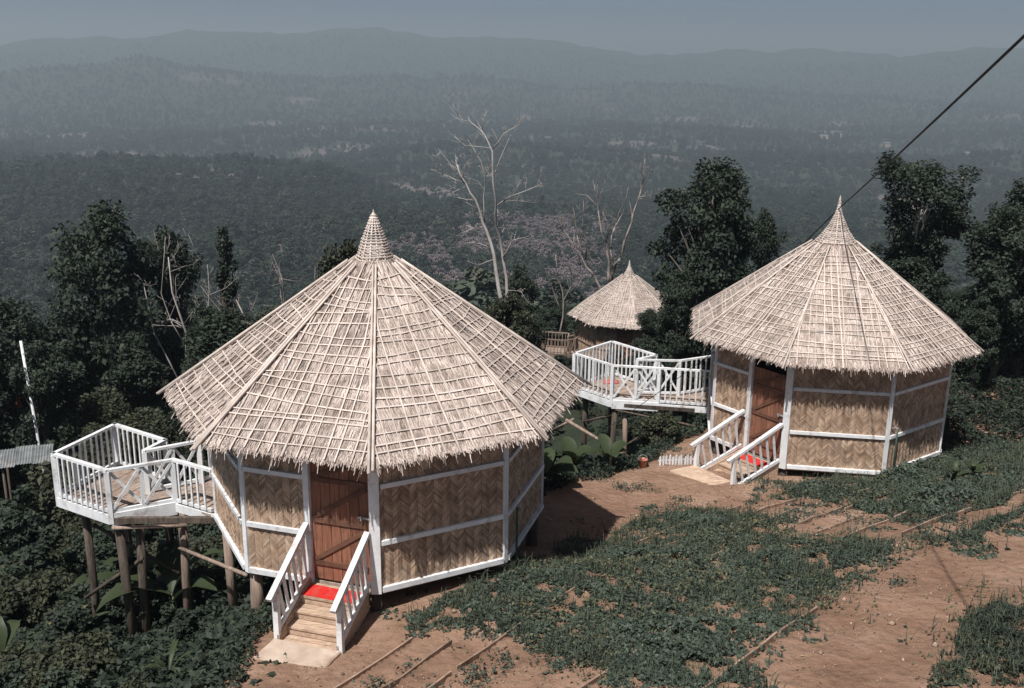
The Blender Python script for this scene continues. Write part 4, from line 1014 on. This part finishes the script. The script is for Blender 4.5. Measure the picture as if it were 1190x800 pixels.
# ------------------------------------------------------------------ ground cover, grass, stones
from mathutils import geometry as mgeo
def in_poly(x, y, poly):
    c = np.zeros(len(x), bool); n = len(poly)
    for i in range(n):
        (x0, y0), (x1, y1) = poly[i], poly[(i+1) % n]
        m = ((y0 > y) != (y1 > y)); c ^= m & (x < (x1-x0)*(y-y0)/((y1-y0) if y1 != y0 else 1e-9)+x0)
    return c
POLY = {
    'G1': [(-1.49, 12.96), (-0.93, 13.85), (0.11, 14.58), (0.95, 15.17), (1.48, 16.51), (2.33, 17.94), (3.34, 18.67), (4.37, 18.73), (4.74, 16.9), (5.34, 15.87), (5.95, 15.59), (6.59, 15.42), (7.1, 14.98), (6.98, 14.65), (6.34, 14.76), (5.54, 14.41), (4.77, 13.82), (4.58, 12.72), (4.38, 12.39), (3.93, 12.01), (3.31, 11.77), (2.86, 11.47), (2.76, 10.23), (1.1, 10.54), (0.53, 11.42), (0.1, 12.06), (-0.26, 12.71), (-0.85, 12.65)],
    'G1b': [(-2.28, 12.54), (-1.49, 12.96), (-1.13, 13.15), (-1.65, 11.4), (-2.34, 11.59)],
    'G2': [(5.17, 19.04), (6.22, 20.49), (7.51, 20.52), (10.08, 22.73), (12.28, 23.12), (10.09, 18.78), (8.87, 16.96), (8.12, 16.66), (7.33, 16.55), (6.66, 17.16), (6.05, 18.72)],
    'G3': [(4.67, 10.08), (5.26, 10.91), (5.88, 11.87), (6.61, 12.47), (7.07, 12.72), (7.59, 12.38), (6.33, 10.04)],
    'G4': [(7.17, 15.1), (9.2, 17.01), (9.84, 17.08), (9.61, 16.63), (8.8, 16.22), (7.39, 15.01)],
}
def edge_dist(x, y, poly):
    d = np.full(len(x), 1e9); n = len(poly)
    for i in range(n):
        a = np.array(poly[i]); b_ = np.array(poly[(i+1) % n]); e = b_-a
        t = np.clip(((x-a[0])*e[0]+(y-a[1])*e[1])/(e@e), 0, 1); d = np.minimum(d, np.hypot(x-a[0]-t*e[0], y-a[1]-t*e[1]))
    return d
def cover(name, polys, density, leaf, mat, label, hmax, seed, thr=0.42, grassy=0.0, edge=0.35):
    """creeping leaves over patches of ground, mounded and broken at the edges"""
    g = np.random.default_rng(seed); Vs, Fs, nv = [], [], 0; GV = []
    for poly in polys:
        p = np.array(poly); x0, y0 = p.min(0)-0.5; x1, y1 = p.max(0)+0.5; N = int((x1-x0)*(y1-y0)*density)
        x, y = g.uniform(x0, x1, N), g.uniform(y0, y1, N)
        e = edge_dist(x, y, poly)*np.where(in_poly(x, y, poly), 1, -1)
        n = fbm(x*1.1, y*1.1, 4, seed+3)
        k = (e/edge*0.10 + n + 0.10*g.normal(size=N) > thr) & (e > -0.6) & (g.random(N) < np.where(e > 0, 1.0, 0.35)) & ((e > 0) | (n > 0.53)) & (fbm(x*4.5, y*4.5, 2, seed+9) > 0.34)
        x, y, n, e = x[k], y[k], n[k], e[k]
        mound = hmax*np.clip((n-thr)*3+0.25, 0.1, 1.2)*sstep(-0.3, 0.7, e)*(0.4+0.9*fbm(x*3, y*3, 2, seed+5))
        z = H(x, y) + 0.012 + mound*np.sqrt(g.random(len(x)))
        v, f_ = leaves(np.stack([x,y,z], -1), np.full(len(x), leaf), g, 0.8, 0.62)
        Vs.append(v); Fs.append(f_+nv); nv += len(v)
        if grassy:
            q = g.random(len(x)) < grassy; gx_, gy_ = x[q], y[q]; gz_ = H(gx_, gy_); M_ = len(gx_)
            hh = g.uniform(0.08, 0.30, M_)*(0.4+fbm(gx_*1.3, gy_*1.3, 2, 77)); a = g.uniform(0, 6.28, M_); le = g.uniform(0.15, 0.9, M_)
            b0 = np.stack([gx_, gy_, gz_], -1); dr = np.stack([np.cos(a), np.sin(a), np.zeros(M_)], -1); sd = np.stack([-np.sin(a), np.cos(a), np.zeros(M_)], -1)*0.006
            mid = b0 + dr*(hh*le*0.4)[:,None] + np.array([0,0,1])*(hh*0.7)[:,None]; tip = b0 + dr*(hh*le)[:,None] + np.array([0,0,1])*(hh*(1.0-0.35*le))[:,None]
            GV.append(np.stack([b0-sd, b0+sd, mid+sd*0.8, mid-sd*0.8, mid-sd*0.8, mid+sd*0.8, tip+sd*0.1, tip-sd*0.1], 1).reshape(-1,3))
    o = link(name, np_mesh(name, np.concatenate(Vs), np.concatenate(Fs), M[mat])); tag(o, label, None, None, 'stuff')
    if GV:
        v = np.concatenate(GV); o = link('grass', np_mesh('grass', v, np.arange(len(v)).reshape(-1,4), M['grass'])); tag(o, 'thin grass blades standing among: '+label, None, None, 'stuff')
    return o
cover('ground_cover', [POLY['G1']], 2600, 0.062, 'leaf_cover', 'creeping green ground cover spread over the earth steps', 0.13, 201, 0.475, 0.14)
cover('ground_cover', [POLY['G1'], POLY['G2'], POLY['G3']], 260, 0.05, 'leaf_pale', 'paler yellowish weeds mixed through the green ground cover', 0.2, 207, 0.40, 0.25)
cover('ground_cover', [POLY['G2'], POLY['G4']], 1500, 0.075, 'leaf_cover', 'grassy green bank before the mid-sized hut', 0.22, 202, 0.31, 0.3)
cover('ground_cover', [POLY['G3']], 1700, 0.055, 'leaf_dark', 'dark grass clump at the lower right corner', 0.2, 203, 0.34, 0.35)
cover('ground_cover', [[(9.9,22.6),(12.3,23.2),(15,21.5),(22,24),(22,31),(11.5,29.0),(9.6,26.6)]], 620, 0.105, 'leaf_dark', 'dark weedy ground under the trees beside the mid-sized hut', 0.45, 204, 0.30, 0.12)
cover('ground_cover', [[(-4.2,9.5),(-3.6,12.2),(-3.9,14.2),(-2.6,16.6),(0.4,19.9),(-1.5,23),(-8,25),(-13,24),(-11,14),(-7,9.5)]], 420, 0.13, 'leaf_dark', 'dark low leaves covering the slope under the railed deck', 0.4, 205, 0.27, 0.06)
# loose tufts and weeds here and there on the bare soil
g = np.random.default_rng(99); x = g.uniform(-4.4, 13, 4000); y = g.uniform(9.2, 25, 4000); n = fbm(x*0.7, y*0.7, 3, 301)
k = (n > 0.57) & (drop_dist(x, y) < 0.4) & clear_of(x, y, -0.15) & (arc_radius(x, y) > 31.5); x, y = x[k][:420], y[k][:420]
pts = np.concatenate([np.stack([a+g.normal(size=26)*0.09, b_+g.normal(size=26)*0.09, np.zeros(26)], -1) for a, b_ in zip(x, y)]); pts[:,2] = H(pts[:,0], pts[:,1])+0.01+0.07*g.random(len(pts))
v, f_ = leaves(pts, np.full(len(pts), 0.055), g, 0.6, 0.5)
tag(link('weeds', np_mesh('weeds', v, f_, M['leaf_cover'])), 'small green weeds scattered over the bare reddish soil', None, None, 'stuff')
# rim vegetation where the terrace breaks off
rim = []
for a, b_ in zip(BND[2:9], BND[3:10]):
    n_ = int(np.linalg.norm(b_-a)*900); t = g.random(n_)[:,None]; q = a+(b_-a)*t + g.normal(size=(n_,2))*0.45; rim.append(q)
rim = np.concatenate(rim); s = drop_dist(rim[:,0], rim[:,1]); k = (s > -0.15+0.5*(fbm(rim[:,0]*1.2, rim[:,1]*1.2, 3, 311)-0.5)) & (s < 1.6) & clear_of(rim[:,0], rim[:,1], -0.4); rim = rim[k]
k = ~((np.hypot(rim[:,0]+2.8, rim[:,1]-12.7) < 0.75) | (np.hypot(rim[:,0]-3.9, rim[:,1]-20.3) < 1.1)); rim = rim[k]
pts = np.concatenate([rim, (H(rim[:,0], rim[:,1])+0.02+0.22*g.random(len(rim))**1.5)[:,None]], 1)
v, f_ = leaves(pts, np.full(len(pts), 0.085), g, 0.6, 0.5)
tag(link('rim_weeds', np_mesh('rim_weeds', v, f_, M['leaf'])), 'weeds along the rim where the terrace falls away', None, None, 'stuff')
# dry litter: fallen leaves and straw bits on the soil
N = 5200; x = g.uniform(-3.8, 13, N); y = g.uniform(9, 23.5, N); k = (drop_dist(x, y) < 0.2) & (fbm(x*0.9, y*0.9, 3, 331) > 0.42); x, y = x[k], y[k]
v, f_ = leaves(np.stack([x, y, H(x, y)+0.012], -1), np.full(len(x), 0.05), g, 2.5, 0.35)
M['litter'] = leaf_mat('dry_litter', (0.09,0.055,0.035), (0.36,0.26,0.17), scale=2.0, trans=0.0)
tag(link('litter', np_mesh('litter', v, f_, M['litter'])), 'dry leaves and straw bits littering the reddish soil', None, None, 'stuff')
# pebbles and clods
N = 5200; x = g.uniform(-3.5, 12, N); y = g.uniform(9, 23, N); k = (drop_dist(x, y) < -0.1) & clear_of(x, y, 0.0); x, y = x[k], y[k]; N = len(x); r = g.uniform(0.005, 0.02, N)*(1+1.8*(g.random(N) > 0.95)); z = H(x, y)+r*0.3
oc = np.array([(1,0,0),(-1,0,0),(0,1,0),(0,-1,0),(0,0,0.8),(0,0,-0.6)]); fc = np.array([(0,2,4),(2,1,4),(1,3,4),(3,0,4),(2,0,5),(1,2,5),(3,1,5),(0,3,5)])
V = (np.stack([x,y,z],-1)[:,None,:]+oc[None]*r[:,None,None]*g.uniform(0.7,1.3,(N,6,1))).reshape(-1,3); F_ = (fc[None]+6*np.arange(N)[:,None,None]).reshape(-1,3)
M['pebble'] = pmat('pebble', (0.20,0.14,0.105), (0.42,0.31,0.24), scale=3, rough=0.95, island=0.35)
tag(link('pebbles', np_mesh('pebbles', V, F_, M['pebble'])), 'small stones and clods strewn on the reddish earth', None, None, 'stuff')

# ------------------------------------------------------------------ small things
def on_hut(loc, rot, lx, ly, lz=0): return Vector((loc[0]+lx*cos(rot)-ly*sin(rot), loc[1]+lx*sin(rot)+ly*cos(rot), loc[2]+lz))
def stair_frame(loc, rot, skew):
    a = oct_pt(-1, WALL_R); t = (oct_pt(0,WALL_R)-a).normalized(); n = Matrix.Rotation(skew,3,'Z') @ Vector((sin(-pi/8), -cos(-pi/8), 0))
    Rm = Matrix.Rotation(rot,3,'Z'); return lambda s_, o, z: Vector(loc)+Rm @ (a+t*s_+n*o+Vector((0,0,z)))
def draped_mat(fr, s0, s1, o0, o1, z, lip, label):
    mb = MB(); nx, ny = 8, 6; top = []
    for j in range(ny+1):
        for i in range(nx+1):
            u, v = i/nx, j/ny; q = fr(s0+(s1-s0)*u, o0+(o1-o0)*v, z+0.006+0.004*sin(u*9+v*5)); top.append(q)
    mb.v += [tuple(q) for q in top]+[tuple(q-Vector((0,0,0.009))) for q in top]; W_ = nx+1; K = len(top)
    for j in range(ny):
        for i in range(nx):
            a = j*W_+i; mb.f += [(a,a+1,a+1+W_,a+W_), (K+a+W_,K+a+1+W_,K+a+1,K+a)]
    for i in range(nx): mb.f += [(i,K+i,K+i+1,i+1), (ny*W_+i+1,K+ny*W_+i+1,K+ny*W_+i,ny*W_+i)]
    for j in range(ny): mb.f += [(j*W_,(j+1)*W_,K+(j+1)*W_,K+j*W_), (j*W_+nx,K+j*W_+nx,K+(j+1)*W_+nx,(j+1)*W_+nx)]
    tag(mb.build('doormat', M['red'], None), label, 'mat', 'red doormats')
frL = stair_frame(L_LOC, L_ROT, 0.0); frR = stair_frame(R_LOC, R_ROT, -0.10)
draped_mat(frL, 1.12, 1.93, 0.12, 0.43, -0.022, 0, 'bright red mat on the top stair of the largest hut')
draped_mat(frR, 1.06, 1.92, 0.10, 0.42, -0.022, 0, 'red mat glimpsed through the railing of the mid-sized hut stairs')
def slab(name, pts, th, mat, label, cat, tilt=0.0):
    mb = MB(); b = [Vector(p) for p in pts]; c = sum(b, Vector())/len(b); n = 4; ring = []
    for i in range(len(b)):
        for k in range(n):
            p = b[i].lerp(b[(i+1) % len(b)], k/n); j = random.uniform(-0.012,0.012); ring.append(p+(p-c).normalized()*j)
    m_ = len(ring); e = 0.02
    lo = [p-Vector((0,0,th)) for p in ring]; mid = [p-Vector((0,0,e)) for p in ring]; up = [p+(c-p).normalized()*e for p in ring]
    mb.v = [tuple(p) for p in lo+mid+up]
    for A_, B_ in ((0,m_),(m_,2*m_)):
        for i in range(m_): k = (i+1) % m_; mb.f.append((A_+i,A_+k,B_+k,B_+i))
    mb.f.append(tuple(2*m_+i for i in range(m_))); 
    tag(mb.build(name, M[mat]), label, cat)
Ls = 0.42+0.205*3
zf = lambda f, s_, o: Hs(f(s_,o,0).x, f(s_,o,0).y)
zL = max(zf(frL, 1.4, Ls+.25), L_LOC[2]-0.60)
slab('concrete_slab', [(*frL(1.0,Ls+.02,0).xy, zL+.05), (*frL(2.05,Ls+.02,0).xy, zL+.05), (*frL(2.0,Ls+.42,0).xy, zL+.035), (*frL(0.95,Ls+.5,0).xy, zL+.03)][::-1] if False else [(*frL(0.95,Ls+.5,0).xy, zL+.03), (*frL(2.0,Ls+.42,0).xy, zL+.035), (*frL(2.05,Ls+.02,0).xy, zL+.05), (*frL(1.0,Ls+.02,0).xy, zL+.05)], 0.4, 'concrete', 'rough concrete slab at the foot of the stairs with the red mat', 'slab')
Rs = 0.42+0.32*3
zR = max(zf(frR, 1.4, Rs+.3), R_LOC[2]-0.62)
slab('landing_board', [(*frR(0.85,Rs+.62,0).xy, zR+.04), (*frR(1.95,Rs+.5,0).xy, zR+.05), (*frR(2.0,Rs+.0,0).xy, zR+.07), (*frR(0.95,Rs+.0,0).xy, zR+.07)], 0.3, 'step_wood', 'pale flat board lying at the foot of the mid-sized hut stairs', 'board')
# standpipes with taps
def standpipe(x, y, h, aim, label):
    z = Hs(x,y)-0.1; root = empty('water_tap', (x,y,z)); mb = MB(); mb.tube([(0,0,0),(0,0,h)], 0.018, 8); mb.build('pipe', M['pipe'], root, True)
    mb = MB(); d = Vector((cos(aim), sin(aim), 0)); mb.tube([Vector((0,0,h-.02)), Vector((0,0,h+.03)), d*0.05+Vector((0,0,h+.035)), d*0.10+Vector((0,0,h+.01)), d*0.10+Vector((0,0,h-.03))], 0.014, 7); mb.tube([d*.05+Vector((0,0,h+.03)), d*.05+Vector((0,0,h+.07))], 0.008, 6); mb.beam(d*.05+Vector((-.03,0,h+.072)), d*.05+Vector((.03,0,h+.072)), .012, .01); mb.build('faucet', M['metal'], root, True)
    tag(root, label, 'tap', 'standpipes with taps')
pL = on_hut(L_LOC, L_ROT, *(oct_pt(1, WALL_R+0.13).lerp(oct_pt(2, WALL_R+0.13), 0.13).xy)); pR = on_hut(R_LOC, R_ROT, *(oct_pt(1, WALL_R+0.13).lerp(oct_pt(2, WALL_R+0.13), 0.1).xy))
standpipe(pL.x, pL.y, L_LOC[2]+0.78-Hs(pL.x,pL.y)+.1, -0.6, 'green standpipe with tap against the shaded wall of the largest hut')
standpipe(pR.x, pR.y, R_LOC[2]+0.98-Hs(pR.x,pR.y)+.1, 2.6, 'green standpipe with tap against the corner of the mid-sized hut')
# cables
def cable(name, p, q, r, sag, label, n=24):
    p, q = Vector(p), Vector(q); mb = MB(); mb.tube([p.lerp(q,t)-Vector((0,0,4*sag*t*(1-t))) for t in np.linspace(0,1,n)], r, 8); tag(mb.build(name, M['cable'], None, True), label, 'cable')
s_ = Vector((4.23, 9.0, 9.22)); tie = Vector((7.34, 23.14, 5.64)); e = Vector((7.17, 25.6, 4.23)); far_ = s_+(s_-tie)*1.3
mb = MB(); run = [far_.lerp(tie,t)-Vector((0,0,0.4*t*(1-t))) for t in np.linspace(0,1,24)]+[tie.lerp(e,t) for t in (0.25,0.6,1.0)]
mb.tube(run, 0.0145, 8); tag(mb.build('power_cable', M['cable'], None, True), 'thick black cable slanting from the upper right corner past the spire', 'cable')
cable('thin_wire', (5.2,23.35,2.55), (1.7,21.6,0.55), 0.007, 0.05, 'thin black wire hanging in front of the white balcony')
# white pole and tin shed on the slope
def pole():
    x, y = -15.95, 33.0; z0 = Hs(x,y)-0.3; root = empty('white_pole', (x,y,z0)); h = -0.55-z0
    mb = MB(); mb.tube([(0,0,0),(-.2,0,h*.5),(-.42,0.05,h)], [.055,.05,.045], 9); mb.build('pole', M['white'], root, True)
    for f in (0.62, 0.52):
        mb = MB(); c = Vector((-.42*f,0.05*f,h*f)); mb.tube([c-Vector((0,0,.06)), c+Vector((-.004,0,.06))], .062, 9); mb.build('band', M['cable'], root, True)
    tag(root, 'slender white pole with dark bands among trees at left', 'pole')
pole()
def shed():
    x, y = -15.9, 31.4; z0 = Hs(x,y); top = -3.95; root = empty('tin_shed', (x,y,z0), 0.35); h = top-z0
    for i in (-1,1):
        for j in (-1,1):
            mb = MB(); mb.tube([(i*.62,j*.5,-.3),(i*.62,j*.5,h-.12+.1*j)], .04, 7); mb.build('post', M['log'], root, True)
    for k in range(3):                              # corrugated sheets
        mb = MB(); x0 = -.85+k*.55; n = 14
        for j in range(2):
            for i in range(n+1): mb.v.append((x0+.6*i/n, -0.62+1.15*j+.12*(k == 1), h-.13+.2*j+.016*cos(i*pi)+.012*k+random.uniform(-.006,.006)))
        for i in range(n): mb.f.append((i,i+1,n+2+i,n+1+i))
        o = mb.build('roof_sheet', M['tin'], root); so = o.modifiers.new('thick','SOLIDIFY'); so.thickness = 0.006
    mb = MB(); mb.beam((-.6,.5,h-.25),(.6,.5,h-.25), .03, .3); mb.build('back_board', M['plank'], root)
    tag(root, 'small shed with weathered tin roof half hidden at left', 'shed')
shed()
for x, y, h, k, lb in ((-15.2,29.6,2.9,'a','leafy shrub hiding the front of the tin-roofed shed'), (-16.4,29.9,2.7,'c','dark shrub at the left edge before the tin-roofed shed'), (-14.2,30.6,3.2,'b','olive shrub right of the tin-roofed shed')):
    stand(k, 'shrub', x, y, h, lb, 0.8, x, 'shrubs beside the huts', 'shrub')
# low white picket fence, bucket and cloth by the balcony stilts
root = empty('picket_fence', (3.35, 21.55, Hs(3.35,21.55)-.1)); d = Vector((0.78, 0.10, 0)); M_pale = MB(); M_pale.prism([(-.022,-.006),(.022,-.006),(.022,.006),(-.022,.006)], 0, .30); M_pale.poly([(-.022,-.006,.30),(.022,-.006,.30),(0,-.006,.34)]); pm = M_pale.mesh('picket', M['white'])
for i in range(12):
    o = link('picket', pm, root); o.location = d*(i/11)+Vector((0,0,random.uniform(-.03,.03))); o.rotation_euler = (0,random.uniform(-.06,.06),0.12)
mb = MB(); mb.beam(Vector((-.04,.02,.2)), d*1.05+Vector((0,.02,.21)), .015, .035); mb.build('rail', M['white'], root)
tag(root, 'low white picket fence behind the stairs under the balcony', 'fence')
M['faded_red'] = pmat('faded_red', (0.40,0.10,0.10), (0.50,0.16,0.15), scale=6, rough=0.9)
M['pink'] = pmat('pink_plastic', (0.42,0.16,0.11), (0.52,0.22,0.16), scale=4, rough=0.5)
root = empty('bucket', (2.95, 21.45, Hs(2.95,21.45)-.02)); mb = MB(); n = 16
prof_ = [(0.0,0.01),(.075,.01),(.105,.21),(.112,.218),(.097,.212),(.07,.03),(0.0,.03)]
for r, z in prof_: mb.v += [(r*cos(2*pi*j/n), r*sin(2*pi*j/n), z) for j in range(n)]
for a in range(len(prof_)-1):
    for j in range(n): k = (j+1) % n; mb.f.append((a*n+j,a*n+k,(a+1)*n+k,(a+1)*n+j))
mb.build('body', M['pink'], root, True)
mb = MB(); mb.tube([(.108*cos(t),.0+.02*sin(t),.21+.1*sin(t)) for t in np.linspace(0,pi,9)], .005, 5); mb.build('handle', M['metal'], root, True)
tag(root, 'pinkish plastic bucket by the balcony stilts', 'bucket')
def cloth(c, label):
    mb = MB(); n = 9
    for j in range(n):
        for i in range(n): mb.v.append((c.x+(i/(n-1)-.5)*.42+.02*sin(j*2.1), c.y+(j/(n-1)-.5)*.30, c.z+.02+.09*abs(sin(i*1.3+j*.8))*sin(pi*i/(n-1))*sin(pi*j/(n-1))))
    for j in range(n-1):
        for i in range(n-1): a = j*n+i; mb.f.append((a,a+1,a+1+n,a+n))
    o = mb.build('cloth', M['faded_red'], None, True); so = o.modifiers.new('thick','SOLIDIFY'); so.thickness = 0.008; tag(o, label, 'cloth')
cloth(on_hut(R_LOC, R_ROT, -5.75, 0.45, 0.0), 'crumpled red cloth lying on the white balcony deck')

# ------------------------------------------------------------------ far buildings in the valley
def far_house(x, y, w, d, h, label):
    z = Hs(x,y)+2.5; root = empty('valley_building', (x,y,z), random.uniform(-.4,.4)); mb = MB(); mb.box((0,0,h/2-6),(w,d,h+12)); mb.build('wall', M['concrete'], root)
    mb = MB(); r = h*.35; a = [(-w/2-.5,-d/2-.5,h),(w/2+.5,-d/2-.5,h),(w/2+.5,d/2+.5,h),(-w/2-.5,d/2+.5,h),(-w/2,0,h+r),(w/2,0,h+r)]; mb.v = a; mb.f = [(0,1,5,4),(2,3,4,5),(1,2,5),(3,0,4),(3,2,1,0)]; mb.build('roof', M['tin'], root)
    tag(root, label, 'building', 'pale buildings in the valley')
for x, y, w, h, lb in ((545,1850,14,4.5,'widest pale building far off in the valley, right of centre'), (590,1890,7,5,'small pale building between the two long valley buildings'), (640,1800,17,4,'long low pale building right of the small valley building'), (752,1730,15,4,'pale valley building crossed by the slanting cable'), (800,1640,15,4.5,'rightmost pale building in the valley haze')):
    far_house(x, y, w, 9, h, lb)

# ------------------------------------------------------------------ haze
mb = MB(); mb.box((0,0,-142),(24000,24000,546)); hz = mb.build('haze', None)
hm = bpy.data.materials.new('haze'); hm.use_nodes = True; ht = hm.node_tree
for n in list(ht.nodes): ht.nodes.remove(n)
pv = ht.nodes.new('ShaderNodeVolumePrincipled'); pv.inputs['Color'].default_value = (0.66,0.80,0.88,1); pv.inputs['Density'].default_value = 1/2500; pv.inputs['Anisotropy'].default_value = 0.20
ho = ht.nodes.new('ShaderNodeOutputMaterial'); ht.links.new(pv.outputs[0], ho.inputs['Volume'])
hz.data.materials.append(hm); tag(hz, 'pale blue-grey haze lying over the hills and valley', None, None, 'stuff')
